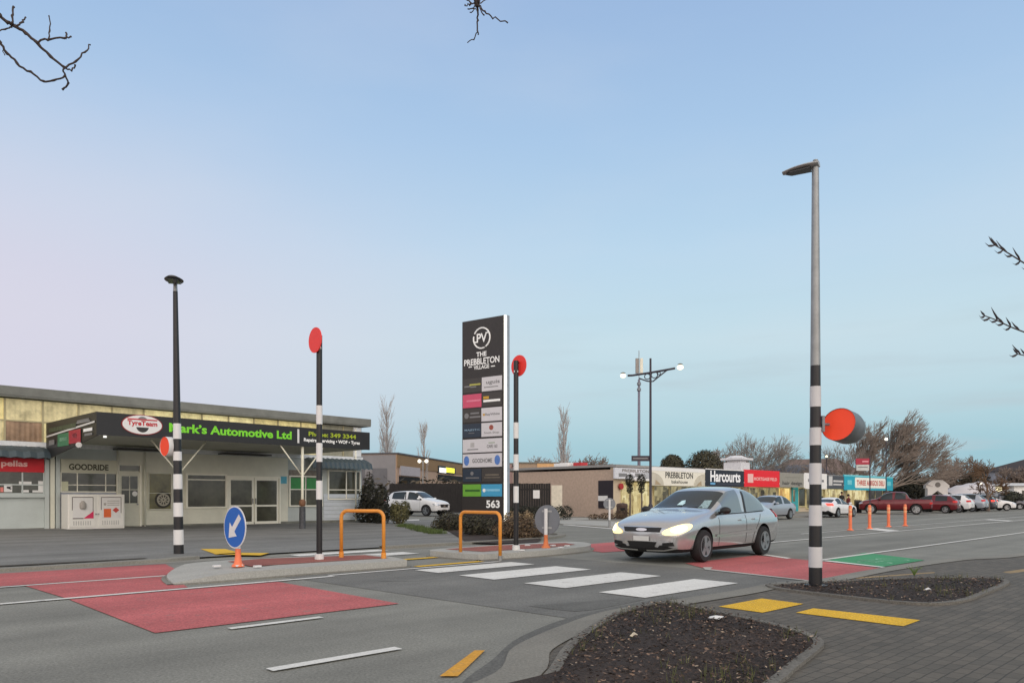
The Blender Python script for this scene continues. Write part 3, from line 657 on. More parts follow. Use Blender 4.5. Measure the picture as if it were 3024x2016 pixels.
z, hh = zz[2]; disc_prism(MB(), (.045+.1*w2, z), hh*.42, -.025, -.0205, 16).build('logo_disc', m_tg, t); bar(2, .2, .42, .2, .45, m_tg); bar(2, .18, .46, -.35, -.1, m_tg)
lt('RayWhite', 2, .58, .94, -.25, .2, m_tg); bar(2, .52, .57, -.15, .15, m_gold)
lt('MAJESTIC', 3, .05, .45, -.1, .25, M('pale blue lettering', L((140, 168, 190)), .5), .01); bar(3, .15, .3, -.4, -.32, m_tg)
z, hh = zz[3]; disc_prism(MB(), (.045+.73*w2, z+hh*.3), hh*.38, -.025, -.0205, 16).build('logo_disc', M('rust logo', L((160, 84, 70)), .5, var=.5, scale=12), t); lt('South Shop', 3, .55, .92, -.65, -.28, m_tg, .01)
bar(4, .2, .3, -.2, .5, M('faint logo', L((186, 184, 184)), .5)); bar(4, .12, .4, -.6, -.45, m_tg); lt('CAFE 163', 4, .62, .88, -.4, .1, m_tg, .03); bar(4, .66, .82, .3, .42, M('sage', L((150, 170, 140)), .5))
m_bl2 = M('badge blue', L((90, 130, 200)), .5, var=.2, scale=10)
for x in (.1, .88): z, hh = zz[5]; disc_prism(MB(), (.045+x*w2, z), hh*.72, -.025, -.0205, 18, .7).build('logo_disc', m_bl2, t)
lt('GOODHOME', 5, .25, .75, -.35, .3, m_tg, .03)
z, hh = zz[6]; disc_prism(MB(), (.045+.24*w2, z+hh*.3), hh*.3, -.025, -.0205, 14).build('logo_disc', m_tg, t); bar(6, .08, .42, -.5, -.28, M('dim grey', L((110, 110, 112)), .5)); bar(6, .58, .92, -.1, .15, M('dim bronze', L((112, 104, 92)), .5)); bar(6, .55, .95, -.45, -.3, M('dim bronze', (0, 0, 0)))
bar(7, .06, .44, -.2, .15, M('dark green bar', L((56, 104, 40)), .5)); bar(7, .58, .94, -.15, .2, M('pale cyan bar', L((140, 206, 236)), .5)); z, hh = zz[7]; disc_prism(MB(), (.045+.55*w2, z), hh*.3, -.025, -.0205, 12).build('logo_disc', m_tw, t)
ptext('563', 1436, 1476, 1476, 1499, bold=.03)

# ---------------------------------------------------------------- tyre garage
m_wall = M('pale green grey render', L((188, 196, 193)), .8, var=.09, scale=1.2, bump=.15, bscale=40)
m_wall2 = M('pale cream render', L((220, 220, 204)), .8, var=.1, scale=1.2, bump=.1, bscale=40)
m_frame = M('cream window frame', L((244, 242, 226)), .5, var=.04)
m_roofg = M('weathered grey fascia', L((124, 126, 120)), .8, var=.2, scale=1.5)
m_sign = M('black fascia board', L((34, 35, 37)), .45, var=.1, scale=2)
m_soff = M('soffit', L((176, 176, 162)), .8, var=.06, scale=1)
garage = thing('tyre_garage', 'long pale tyre garage with black canopy sign and lit translucent panels along its roofline', 'garage', (*FA.p, 0), FA.rz)
AE = FA.at(1068, 1500)[0]
RT = 5.22
b = MB().box(-14, AE, 0, .22, 0, 3.2); b.box(-14, AE, .02, .22, 3.2, RT-.4); b.build('wall', m_wall, garage)
MB().box(AE-.22, AE-.002, .23, 14, 0, RT-.4).build('side_wall', m_wall, garage)
MB().box(-14, AE+.35, -.3, 14, RT-.38, RT-.32).box(-14, AE+.35, -.32, -.26, RT-.32, RT).box(AE+.29, AE+.35, -.26, 14, RT-.32, RT).prism([(-14, -.2), (AE+.2, -.2), (AE+.2, 14), (-14, 14)], RT-.319, RT-.1).build('roof', m_roofg, garage)
# translucent corrugated panels lit from inside
m_lit = []
for i, (cc, e) in enumerate((((222, 208, 154), .36), ((214, 198, 138), .3), ((198, 186, 142), .25), ((142, 116, 92), .14))):
    m_lit.append(M('lit translucent panel %s' % 'abcd'[i], L(cc), .5, var=.42, scale=2.2, emit=e))
xs = [-14+1.18*k for k in range(40) if -14+1.18*k < AE]
for k, x in enumerate(xs):
    x1 = min(x+1.12, AE-.1)
    for r_, (z0, z1) in enumerate(((3.3, 4.0), (4.05, RT-.42))):
        if x > AE-3.4: mt = M('grey block infill', L((150, 148, 130)), .8, var=.2, scale=3)
        else: mt = m_lit[3] if (k % 7 == 5 and r_ == 0) else m_lit[(k*3+r_*2+(k//4)) % 3]
        b = MB(); n = 14
        for i in range(n+1):
            xx = x+(x1-x)*i/n; yy = -.03-.012*(i % 2); b.v += [(xx, yy, z0), (xx, yy, z1)]
        for i in range(n): b.f.append((2*i, 2*i+2, 2*i+3, 2*i+1)); b.m.append(0)
        b.build('lit_panel', mt, garage)
b = MB()
for x in xs: b.box(x-.06, x, -.07, -.002, 3.3, RT-.42)
b.box(-14, AE, -.065, -.001, 4.0, 4.05); b.build('panel_frame', M('panel frame', L((176, 166, 130)), .6), garage)
MB().box(-14, AE+.02, -.09, -.001, 3.12, 3.29).build('band_course', M('white band', L((222, 226, 228)), .6), garage)
def fr(x0, y0, x1, y1, off=0): return FA.rect(x0, y0, x1, y1, off)
def window(x0, y0, x1, y1, name='window', mull=(), trans=(), glass=None, fw=.06, par=garage, plane=FA, frame=None):
    a0, a1, z0, z1 = plane.rect(x0, y0, x1, y1)
    return window_l(a0, a1, z0, z1, name, mull, trans, glass, fw, par, frame)
def window_l(a0, a1, z0, z1, name='window', mull=(), trans=(), glass=None, fw=.06, par=None, frame=None):
    g = MB().box(a0, a1, -.03, -.012, z0, z1).build(name, glass or m_glass, par)
    f = MB(); y0, y1 = -.07, -.002
    f.box(a0-fw, a1+fw, y0, y1, z1, z1+fw).box(a0-fw, a1+fw, y0-.02, y1, z0-fw, z0).box(a0-fw, a0, y0, y1, z0, z1).box(a1, a1+fw, y0, y1, z0, z1)
    for m in mull: x = a0+(a1-a0)*m; f.box(x-fw*.4, x+fw*.4, y0+.01, -.031, z0, z1)
    for m in trans: z = z0+(z1-z0)*m; f.box(a0, a1, y0+.014, -.0315, z-fw*.35, z+fw*.35)
    f.build('window_frame', frame or m_frame, g); return g
m_gl_in = M('lit interior glass', L((84, 80, 50)), .15, var=.6, scale=1.4, emit=.2, spec=.6)
m_gl_in2 = M('dim interior glass', L((58, 62, 56)), .1, var=.6, scale=1.6, emit=.08, spec=.6)
# left block
MB().box(FA.at(345, 1500)[0], FA.at(850, 1500)[0], -.011, -.001, 0.01, 3.1).build('cream_wall', m_wall2, garage)
a0, a1, z0, z1 = fr(-60, 1393, 126, 1455); window_l(a0, a1, z0, z1, mull=(.66,), trans=(.4,), glass=m_gl_in2, par=garage, frame=m_wall)
a0, a1, z0, z1 = fr(-30, 1352, 128, 1393); pp = MB().box(a0, a1, -.1, -.001, z0, z1).build('red_sign', M('red sign board', L((206, 24, 40)), .5, var=.06), garage)
text('pellas', 'lettering', M('pink white lettering', L((248, 196, 190)), .5, var=0), pp, *(lambda r_: (r_[0], r_[1], r_[2], r_[3]))(fr(1, 1359, 79, 1382)), -.106, .03)
aw = MB(); a0, a1 = -6, fr(0, 1330, 133, 1340)[1]; n = 60
def awning(a0, a1, zt_, zb_, proj, n):
    b = MB()
    for i in range(n+1):
        x = a0+(a1-a0)*i/n; d = .05*(i % 2)
        for k, (yy, zq) in enumerate(((-.1, zt_), (-proj*.45, zt_-.06), (-proj*.85, zt_-.2), (-proj, zb_))): b.v.append((x, yy-d*.4, zq+d))
    for i in range(n):
        for k in range(3): q = i*4+k; b.f.append((q, q+4, q+5, q+1)); b.m.append(0)
    b.build('awning', M('blue grey corrugated awning', L((66, 80, 86)), .55, .1, var=.15, scale=2), garage, smooth=False)
awning(-8, a1, 3.08, 2.66, .75, 44)
a0, a1, z0, z1 = fr(900, 1357, 1092, 1386); awning(a0, AE+.15, z1+.02, z0, .75, 26)
for px in (136, 152, 168): a0 = FA.at(px, 1450)[0]; MB().box(a0-.07, a0+.07, -.14, -.001, .0, 3.1).build('pilaster', m_wall if px != 152 else m_wall2, garage)
a0, a1, z0, z1 = fr(-40, 1458, 140, 1468); MB().box(-8, a1, -.12, -.001, z0, z1).build('sill', m_wall, garage)
# posters seen in the left window
a0, a1, z0, z1 = fr(11, 1428, 35, 1452); pn = MB().box(a0, a1, -.045, -.032, z0, z1).build('notice', m_paper, garage)
az = (z0+z1)/2; MB().prism_y([(a0+.08, az+.05), (a0+.22, az+.05), (a0+.22, az+.1), (a1-.06, az+.02), (a0+.22, az-.06), (a0+.22, az-.01), (a0+.08, az-.01)], -.05, -.046).build('arrow', m_blk, pn)
for q in ((0, 1438, 9, 1452), (55, 1421, 92, 1431), (62, 1446, 84, 1453), (112, 1420, 126, 1453), (95, 1447, 112, 1453)): a0, a1, z0, z1 = fr(*q); MB().box(a0, a1, -.044, -.032, z0, z1).build('notice', m_paper if q[0] else M('coral notice', L((226, 130, 120)), .6), garage)
a0, a1, z0, z1 = fr(177, 1357, 342, 1396); gb_ = MB().box(a0, a1, -.09, -.001, z0, z1).build('name_board', M('pale name board', L((206, 206, 186)), .6, var=.04), garage)
text('GOODRIDE', 'lettering', M('olive black lettering', L((64, 64, 44)), .5), gb_, *fr(201, 1370, 318, 1388), -.095, .035)
window(180, 1397, 342, 1450, mull=(.28, .8), trans=(.35,), glass=m_gl_in2, fw=.04)
a0, a1, z0, z1 = fr(180, 1421, 200, 1448); MB().box(a0, a1, -.06, -.045, z0, z1).build('notice', M('cream notice', L((196, 198, 170)), .6), garage)
a0, a1, z0, z1 = fr(177, 1453, 345, 1560); MB().box(a0, a1, -.05, -.001, .12, z1).build('wall_panel', M('lilac grey wall', L((176, 180, 190)), .8), garage)
a0, a1, z0, z1 = fr(350, 1394, 412, 1555)
dr = MB().box(a0, a1, -.05, -.002, .12, z1).build('door', m_wall2, garage)
b = MB(); wd = a1-a0
for i in range(2):
    for j in range(2): b.box(a0+wd*(.12+.4*i), a0+wd*(.48+.4*i), -.056, -.0505, z1-.15-(j+1)*.55+.03, z1-.15-j*.55)
b.build('pane', m_gl_in2, dr); MB().lathe([(.03, 0), (.03, .05)], (a1-.1, -.1, 1.0), 'y').build('handle', m_gal, dr)
disc_prism(MB(), (a1-.2, 1.42), .1, -.062, -.057).build('sticker', m_paper, dr)
a0, a1, z0, z1 = fr(350, 1374, 412, 1390); MB().box(a0, a1, -.02, -.002, z0, z1).build('transom', m_glass, garage)
f = MB(); a0, a1, z0, z1 = fr(346, 1372, 416, 1555); f.box(a0, a0+.06, -.08, -.001, .12, z1).box(a1-.06, a1, -.08, -.001, .12, z1).build('door_frame', m_frame, garage)
window(439, 1398, 503, 1502, glass=m_gl_in, fw=.03, trans=(.45,), frame=m_wall2)
# tyre on display behind the narrow window
c0 = FA.at(481, 1475)[0]; zc = FA.at(481, 1475)[1]
b = MB(); b.lathe([(.2, -.05), (.3, -.05), (.33, -.04), (.33, -.034)], (c0, 0, zc), 'y', 28); b.build('tyre_poster', M('tyre grey', L((52, 50, 46)), .6), garage)
b = MB(); b.lathe([(.25, -.055), (.255, -.052), (.255, -.046)], (c0, 0, zc), 'y', 28)
b.build('rim_poster', M('pale rim', L((178, 174, 158)), .6), garage)
b = MB()
for k in range(10):
    a = k*.6283; ca, sa = math.cos(a), math.sin(a)
    b.prism_y([(c0+.1*ca-.012*sa, zc+.1*sa+.012*ca), (c0+.19*ca-.034*sa, zc+.19*sa+.034*ca), (c0+.19*ca+.034*sa, zc+.19*sa-.034*ca), (c0+.1*ca+.012*sa, zc+.1*sa-.012*ca)], -.064, -.0555)
disc_prism(b, (c0, zc), .03, -.066, -.0551, 14); b.build('spoke_poster', M('dark slot', L((52, 50, 46)), .5), garage)
window(553, 1403, 664, 1495, glass=m_glass, fw=.07, trans=(.86,))
a0, a1, z0, z1 = fr(672, 1410, 822, 1543); zb = gz((a0+a1)/2)
for i in range(2):
    x0 = a0+(a1-a0)*i/2; x1 = x0+(a1-a0)/2
    d = MB().box(x0+.02, x1-.02, -.06, -.002, zb, z1).build('door', m_frame, garage)
    MB().box(x0+.12, x1-.12, -.066, -.061, zb+.12, zb+.78).box(x0+.12, x1-.12, -.066, -.061, zb+.86, z1-.12).build('pane', m_glass, d)
    MB().box(x1-.1 if i == 0 else x0+.04, x1-.07 if i == 0 else x0+.07, -.12, -.061, zb+.9, zb+1.15).build('handle', m_gal, d)
MB().box(a0-.07, a0, -.09, -.002, zb, z1+.07).box(a1, a1+.07, -.09, -.002, zb, z1+.07).box(a0, a1, -.09, -.002, z1, z1+.07).build('door_frame', m_frame, garage)
a0, a1, z0, z1 = fr(828, 1406, 846, 1427); MB().box(a0, a1, -.03, -.002, z0, z1).build('blue_sign', M('light blue sign', L((92, 176, 198)), .5, var=.15, scale=8), garage)
window(856, 1408, 948, 1491, mull=(.48,), trans=(.56,), glass=m_glass, fw=.06)
a0, a1, z0, z1 = fr(858, 1411, 947, 1443)
for q in ((a0, a0+(a1-a0)*.45), (a0+(a1-a0)*.52, a1)): MB().box(q[0], q[1], -.034, -.0305, z0, z1).build('green_film', M('green window film', L((52, 140, 70)), .4), garage)
a0, a1, z0, z1 = fr(853, 1388, 948, 1406); MB().box(a0, a1, -.03, -.002, z0, z1).build('transom', M('brown reflecting glass', L((120, 110, 96)), .2, var=.3), garage)
window(970, 1392, 1060, 1471, mull=(.56,), trans=(.32,), glass=m_glass, fw=.06)
b = MB()
for k in range(7): b.box(FA.at(955, 1500)[0], AE+.01, -.035, -.001, gz(AE)+.02+k*.2, gz(AE)+.2+k*.2)
b.build('weatherboards', M('white weatherboard', L((206, 214, 220)), .6, var=.05), garage)
MB().tube([(AE-.45, -.14, RT-.5), (AE-.45, -.14, .1)], .04, 8).build('downpipe', m_frame, garage, smooth=True)
for q in (344, 425): a = FA.at(q, 1450)[0]; MB().tube([(a, -.1, 3.1), (a, -.1, .1)], .035, 8).build('downpipe', m_wall2, garage, smooth=True)
MB().box(-14, AE+.02, -.05, -.0005, -.02, .16).build('plinth', M('stained plinth', L((120, 122, 114)), .9, var=.3, scale=2), garage)
# canopy
ax0, ax1 = FA.at(285, 1240, 5.5)[0], FA.at(1092, 1300, 5.5)[0]
can = MB()
zb_, zt2 = 3.27, 4.0
back0 = FA.at(134, 1300)[0]
MB().prism([(back0, -.11), (ax1, -.11), (ax1, -5.42), (ax0, -5.42)], zb_+.02, zb_+.1).build('soffit', m_soff, garage)
MB().prism([(back0, -.11), (ax1, -.11), (ax1, -5.42), (ax0, -5.42)], zb_+.5, zb_+.56).build('canopy_roof', m_roofg, garage)
cf = MB().box(ax0, ax1, -5.5, -5.42, zb_, zt2).build('canopy_fascia', m_sign, garage)
# side fascia, deeper at the wall end
sd = Vector((back0-ax0, -.1+5.5, 0)); sl_ = sd.length; sd.normalize()
b = MB(); P0 = Vector((ax0-.002, -5.5, 0)); nrm = Vector((-sd.y, sd.x, 0))
def spt(u_, z, d): p = P0+sd*(u_*sl_)+nrm*d; return (p.x, p.y, z)
b.add([spt(0, zb_-.02, 0), spt(1, 2.66, 0), spt(1, zt2, 0), spt(0, zt2, 0), spt(0, zb_-.02, -.06), spt(1, 2.66, -.06), spt(1, zt2, -.06), spt(0, zt2, -.06)], [(0, 1, 2, 3), (4, 7, 6, 5), (0, 4, 5, 1), (1, 5, 6, 2), (2, 6, 7, 3), (3, 7, 4, 0)])
sf = b.build('side_fascia', m_sign, garage)
b = MB().add([spt(.02, 3.66, .02), spt(.98, 3.46, .02), spt(.98, 3.52, .02), spt(.02, 3.72, .02)], [(0, 1, 2, 3)]); b.build('white_rule', m_wht, sf)
def sidepanel(u0, u1, z0, z1, mt, nm='sign_patch'): MB().add([spt(u0, z0, .022), spt(u1, z0-.0*(u1-u0), .022), spt(u1, z1, .022), spt(u0, z1, .022)], [(0, 1, 2, 3)]).build(nm, mt, sf)
sidepanel(.5, .73, 3.06, 3.5, M('green sign patch', L((62, 128, 92)), .5)); sidepanel(.27, .5, 3.1, 3.55, M('crimson sign patch', L((176, 40, 62)), .5))
sidepanel(.54, .69, 3.24, 3.36, M('pale green mark', L((150, 204, 172)), .5)); sidepanel(.34, .43, 3.28, 3.43, M('pale pink mark', L((222, 130, 146)), .5)); sidepanel(.8, .92, 3.16, 3.34, m_tg); sidepanel(.06, .22, 3.42, 3.52, m_tw); sidepanel(.06, .2, 3.28, 3.36, m_tg)
sidepanel(.12, .34, 3.78, 3.84, m_tg)
sidepanel(.36, .92, 3.62, 3.78, M('dull green lettering', L((70, 84, 64)), .5, var=.6, scale=9)); sidepanel(.1, .35, 3.74, 3.77, M('pale grey mark', (.4, .4, .4)))
disc_prism(MB(), (0, 0), .09, 0, .03, 12).build('flood_lamp', m_wht, sf, loc=spt(.24, 3.0, .12))
# canopy lettering
m_lime = M('lime lettering', L((122, 212, 44)), .45, var=.03, emit=.1)
def ct(s, x0, y0, x1, y1, mat, bold=.03):
    p0 = FA.at(x0, (y0+y1)/2, 5.5); 
    return p0
def ctext(s, x0, x1, z0, z1, mat, bold):
    text(s, 'lettering', mat, cf, FA.at(x0, 1290, 5.5)[0], FA.at(x1, 1290, 5.5)[0], z0, z1, -5.51, bold)
ctext("Mark’s Automotive Ltd", 499, 861, 3.5, 3.81, m_lime, .035)
ctext('Phone: 349 3344', 911, 1051, 3.68, 3.86, M('yellow green lettering', L((170, 190, 40)), .45, var=0), .03)
ctext('Repairs • Servicing • WOF • Tyres', 897, 1062, 3.42, 3.6, m_tw, .03)
a = FA.at(878, 1290, 5.5)[0]; MB().box(a, a+.08, -5.512, -5.502, 3.38, 3.92).build('rule', m_wht, cf)
ce = FA.at(420, 1254, 5.5); ew = (FA.at(481, 1254, 5.5)[0]-FA.at(359, 1254, 5.5)[0])/2; eh = .335
disc_prism(MB(), ce, eh, -5.52, -5.502, 40, ew/eh).build('badge_rim', M('red rim', L((150, 30, 36)), .5), cf)
disc_prism(MB(), ce, eh-.025, -5.526, -5.5205, 40, (ew-.03)/(eh-.025)).build('badge', M('badge white', (.82, .82, .8), .5, var=.02), cf)
b = MB(); b.prism_y([(ce[0]+.17*math.cos(R(a)), ce[1]+.17*math.sin(R(a))+.1) for a in range(20, 161, 10)], -5.531, -5.5265).build('tyre_mark', m_tg, cf)
b = MB(); b.prism_y([(ce[0]+.2*math.cos(R(a)), ce[1]+.2*math.sin(R(a))-.05) for a in range(190, 351, 10)], -5.531, -5.5265).build('tyre_mark', M('tyre black', L((50, 48, 48)), .5), cf)
text('TyreTeam', 'lettering', M('red lettering', L((200, 30, 44)), .5), cf, ce[0]-ew*.72, ce[0]+ew*.72, ce[1]-.08, ce[1]+.13, -5.535, .03)
MB().box(ce[0]-ew*.72, ce[0]+ew*.72, -5.535, -5.5315, ce[1]+.15, ce[1]+.19).build('red_rule', M('red lettering', (0, 0, 0)), cf)
MB().box(AE-.55, AE-.12, -.12, -.001, 3.3, RT-.45, .02).build('corner_post', M('white band', (0, 0, 0)), garage)
# posts and braces under the canopy, mats, extinguisher-like bins
for i, (px, py) in enumerate(((507, 1566), (893, 1558))):
    x, y = G(px, py, .08); v = (x-FA.p[0], y-FA.p[1]); a = v[0]*FA.e[0]+v[1]*FA.e[1]; o_ = v[0]*FA.m[0]+v[1]*FA.m[1]
    if i == 0: o_ = 4.6
    MB().tube([(a, -o_, .03), (a, -o_, zb_+.02)], .055, 10).build('post', M('cream painted steel', L((228, 226, 206)), .5), garage, smooth=True)
    for s in (-1, 1): MB().tube([(a, -o_, 2.1), (a+s*.95, -o_, zb_)], .028, 8).build('brace', M('cream painted steel', (0, 0, 0)), garage, smooth=True)
    MB().lathe([(.12, .03), (.12, .9), (.06, .92)], (a, -o_, 0), sides=14).build('post_guard', M('chequered guard', L((70, 72, 76)), .5, var=.6, scale=9), garage, smooth=40)
    MB().lathe([(.1, .93), (.13, 1.0), (.13, 1.12), (.08, 1.2)], (a, -o_, 0), sides=14).build('guard_collar', M('rusty collar', L((120, 84, 60)), .7, var=.4, scale=8), garage, smooth=40)
for q in ((330, .8), (640, .9)): a = FA.at(q[0], 1350)[0]; MB().box(a, a+2.2, -.7, -.12, 3.12, 3.17).build('roller_housing', m_blk, garage)
a = FA.at(310, 1290, 5.2)[0]; MB().lathe([(.05, 0), (.05, .06)], (a, -5.2, zb_-.06)).build('soffit_lamp', M('small lamp', (1, 1, .95), .5, var=0, emit=1.0), garage)
# gas bottle cabinet in front of the booth
a0, a1, z0, z1 = FA.rect(200, 1459, 368, 1561, 1.1)
p = FA.w(a0, 1.1); gc = thing('gas_bottle_cabinet', 'white two door gas bottle cabinet with posters outside the garage', 'cabinet', (*p, gz(a0)-.03), FA.rz)
Wc, Hc = a1-a0, z1-z0; m_cab = M('white enamel', L((232, 230, 222)), .5, var=.03)
MB().box(0, Wc, 0, .75, 0, Hc, .02).build('cabinet_body', m_cab, gc)
for i in range(2):
    x0 = .05+i*Wc/2; x1 = x0+Wc/2-.1
    d = MB().box(x0, x1, -.03, -.002, .08, Hc-.05, .008).build('door', m_cab, gc)
    MB().box(x0+.1, x1-.1, -.036, -.031, Hc*.3, Hc-.12).build('poster', M('poster paper', L((226, 224, 220)), .6, var=.04, scale=9), d)
    MB().box(x0+.08, x0+.1, -.04, -.031, Hc*.55, Hc-.1).box(x1-.1, x1-.08, -.04, -.031, Hc*.45, Hc-.1).box(x0+.1, x1-.1, -.04, -.031, Hc-.12, Hc-.095).build('poster_edge', M('poster edge', L((92, 80, 76)), .6), d)
    b = MB()
    for k in range(8): b.box(x0+.12+k*(x1-x0-.24)/8, x0+.16+k*(x1-x0-.24)/8, -.034, -.031, .15, Hc*.24)
    b.build('vent', M('vent shade', L((196, 194, 188)), .6), d)  # vent bars a little greyer than the enamel door
    MB().box((x1-.02) if i == 0 else (x0-.04), (x1+.04) if i == 0 else (x0+.02), -.05, -.032, Hc*.42, Hc*.45).build('handle', m_gal, d)
xm = Wc/4
MB().lathe([(.08, 0), (.11, .05), (.11, .2), (.06, .27), (.03, .3)], (xm, -.04, Hc*.58), sides=14).build('gas_bottle_print', M('grey print', L((170, 164, 156)), .6), gc).scale = (1, 1, 1)
MB().prism_y([(xm+.02, Hc*.31), (xm+.36, Hc*.31), (xm+.36, Hc*.52)], -.042, -.037).build('magenta_print', M('magenta print', L((214, 40, 90)), .5), gc)
MB().box(xm-.33, xm+.02, -.042, -.037, Hc*.3, Hc*.325).build('rule_print', M('poster edge', (0, 0, 0)), gc)
xm = Wc*.72
MB().box(xm-.2, xm+.05, -.042, -.037, Hc*.33, Hc*.58).build('orange_print', M('orange print', L((226, 104, 48)), .5), gc)
MB().prism_y([(xm+.22, Hc*.62), (xm+.34, Hc*.54), (xm+.22, Hc*.46), (xm+.1, Hc*.54)], -.042, -.037).build('diamond_print', M('red diamond', L((196, 70, 60)), .5), gc)
b = MB()
for k in range(3): b.box(xm-.08, xm+.34, -.042, -.037, Hc*(.68+.06*k), Hc*(.7+.06*k))
b.box(xm-.2, xm-.12, -.042, -.037, Hc*.68, Hc*.75); b.build('text_print', M('grey print', (0, 0, 0)), gc)
# ---------------------------------------------------------------- shop row and brown brick end wall
SH = PL((6.33, 46.1), (.7179, .6961))
m_brick = M('brown brick', L((190, 168, 150)), .85, var=.14, scale=7, bump=.2, bscale=30)
m_shopw = M('cream shop wall', L((206, 190, 164)), .7, var=.06)
m_white = M('white fascia', L((244, 243, 240)), .5, var=.03)
shop = thing('shop_row', 'low brown brick shop row with lit shopfronts and a long line of coloured fascia signs', 'shops', (*SH.p, 0), SH.rz)
XE = SH.at(2637, 1430, 1.2)[0]; HT = 3.15
MB().box(0, XE, .0, .25, 0, HT).box(XE-.25, XE, .26, 11, 0, HT).build('wall', m_shopw, shop)
MB().box(-.03, -.001, .0, 9, 0, 3.0).box(.26, XE-.26, 8.7, 9, 0, 3.0).box(0, .25, .251, 9, 0, 3.0).build('end_wall', m_brick, shop)
MB().box(-.15, XE+.1, -.3, 11.2, HT+.002, HT+.16).build('roof', M('shop roof edge', L((150, 148, 146)), .7, var=.1), shop)
MB().box(1.2, XE, -1.19, -.002, 2.3, 2.42).build('verandah', m_white, shop)
def interior(name, cols, emit, sx=1.6, sz=1.1):
    m = bpy.data.materials.new(name); m.use_nodes = True; t = m.node_tree; b = t.nodes['Principled BSDF']; ln = t.links.new; nw = t.nodes.new
    c = nw('ShaderNodeTexCoord'); mp = nw('ShaderNodeMapping'); mp.inputs['Scale'].default_value = (sx, .01, sz); ln(c.outputs['Object'], mp.inputs[0])
    v = nw('ShaderNodeTexVoronoi'); v.distance = 'CHEBYCHEV'; v.inputs['Scale'].default_value = 1.5; ln(mp.outputs[0], v.inputs[0])
    n = nw('ShaderNodeTexNoise'); n.inputs['Scale'].default_value = 3; n.inputs['Detail'].default_value = 5; ln(mp.outputs[0], n.inputs[0])
    sp = nw('ShaderNodeSeparateColor'); ln(v.outputs['Color'], sp.inputs[0])
    mx = nw('ShaderNodeMath'); mx.operation = 'MULTIPLY_ADD'; ln(n.outputs[0], mx.inputs[0]); mx.inputs[1].default_value = .7; sb = nw('ShaderNodeMath'); sb.operation = 'MULTIPLY_ADD'; ln(sp.outputs[0], sb.inputs[0]); sb.inputs[1].default_value = .75; sb.inputs[2].default_value = -.25; ln(sb.outputs[0], mx.inputs[2])
    r = nw('ShaderNodeValToRGB'); e = r.color_ramp.elements
    while len(e) < len(cols): e.new(.5)
    for i, (q, cc) in enumerate(zip(e, cols)): q.position = i/(len(cols)-1); q.color = (*L(cc), 1)
    ln(mx.outputs[0], r.inputs[0]); ln(r.outputs[0], b.inputs['Emission Color']); b.inputs['Emission Strength'].default_value = emit
    b.inputs['Base Color'].default_value = (.02, .02, .02, 1); b.inputs['Roughness'].default_value = .1
    MATS[name] = m; return m
m_lw = interior('warm lit shop window', ((120, 96, 60), (206, 184, 126), (240, 224, 164), (250, 240, 196)), .8)
m_lw2 = interior('orange lit shop window', ((150, 104, 50), (232, 184, 96), (252, 218, 130), (255, 236, 170)), .95)
m_lw3 = interior('dim shop window', ((46, 42, 34), (104, 94, 68), (160, 146, 104), (206, 194, 146)), .75)
_old = M('warm lit shop window old', L((248, 226, 150)), .3, var=.35, scale=1.3, emit=.62, spec=.4)
_old = M('orange lit old shop window', L((252, 206, 110)), .3, var=.4, scale=1.8, emit=.7, spec=.4)
_old = M('dim shop window old', L((150, 140, 104)), .2, var=.5, scale=1.5, emit=.25, spec=.5)
m_cf = M('cream shop frame', L((226, 214, 160)), .5)
def swin(x0, x1, z0=.35, z1=1.95, glass=None, mull=(), trans=(), fw=.07):
    a0 = SH.at(x0, 1480)[0]; a1 = SH.at(x1, 1480)[0]; return window_l(a0, a1, z0, z1, 'window', mull, trans, glass or m_lw, fw, shop, m_cf)
swin(1835, 1922, .2, 2.2, m_lw, (.3, .62), (.75,)); swin(1930, 2052, .4, 2.0, m_lw3, (.35,)); swin(2060, 2190, .4, 2.0, m_lw3, (.5,))
swin(2210, 2290, .4, 2.0, m_lw3, (.33, .66)); swin(2298, 2330, .2, 2.0, m_lw2, (.45,)); swin(2357, 2376, .5, 2.0, m_glass); swin(2380, 2430, .3, 2.0, m_lw3, (.5,)); swin(2434, 2488, .4, 2.0, m_lw, (.33, .66)); swin(2500, 2556, .5, 2.0, m_lw, (.3, .75)); swin(2562, 2604, .0, 2.0, m_glass, (.5,))
a0 = SH.at(2337, 1480)[0]; a1 = SH.at(2355, 1480)[0]
td = MB().box(a0, a1, -.08, -.002, .06, 2.1).build('door', M('teal door', L((62, 176, 184)), .5), shop); MB().box(a0+.15, a0+.55, -.086, -.081, .9, 1.9).build('pane', m_lw3, td)
for x in (2212, 2296, 2342, 2050): a = SH.at(x, 1470)[0]; MB().box(a, a+1.3, -.9, -.7, 2.2, 2.28).build('tube_light', M('tube light', (1, .96, .8), .5, var=0, emit=2.2), shop)
a = SH.at(1829, 1432)[0]; MB().lathe([(.0, .0), (.19, .0), (.19, .12), (.12, .15)], (a, -.2, 1.95), 'y', 20).build('red_bell', M('red bell', L((178, 52, 54)), .5), shop)
def ssign(x0, y0, x1, y1, mat, name='fascia_sign', off=1.2):
    a0, a1, z0, z1 = SH.rect(x0, y0, x1, y1, off); return MB().box(a0, a1, -off, -off+.1, z0, z1).build(name, mat, shop), (a0, a1, z0, z1)
def stext(par, r_, s, f, mat, bold=.02, off=1.2):
    a0, a1, z0, z1 = r_; w_, h_ = a1-a0, z1-z0
    return text(s, 'lettering', mat, par, a0+w_*f[0], a0+w_*f[1], z0+h_*f[2], z0+h_*f[3], -off-.008, bold)
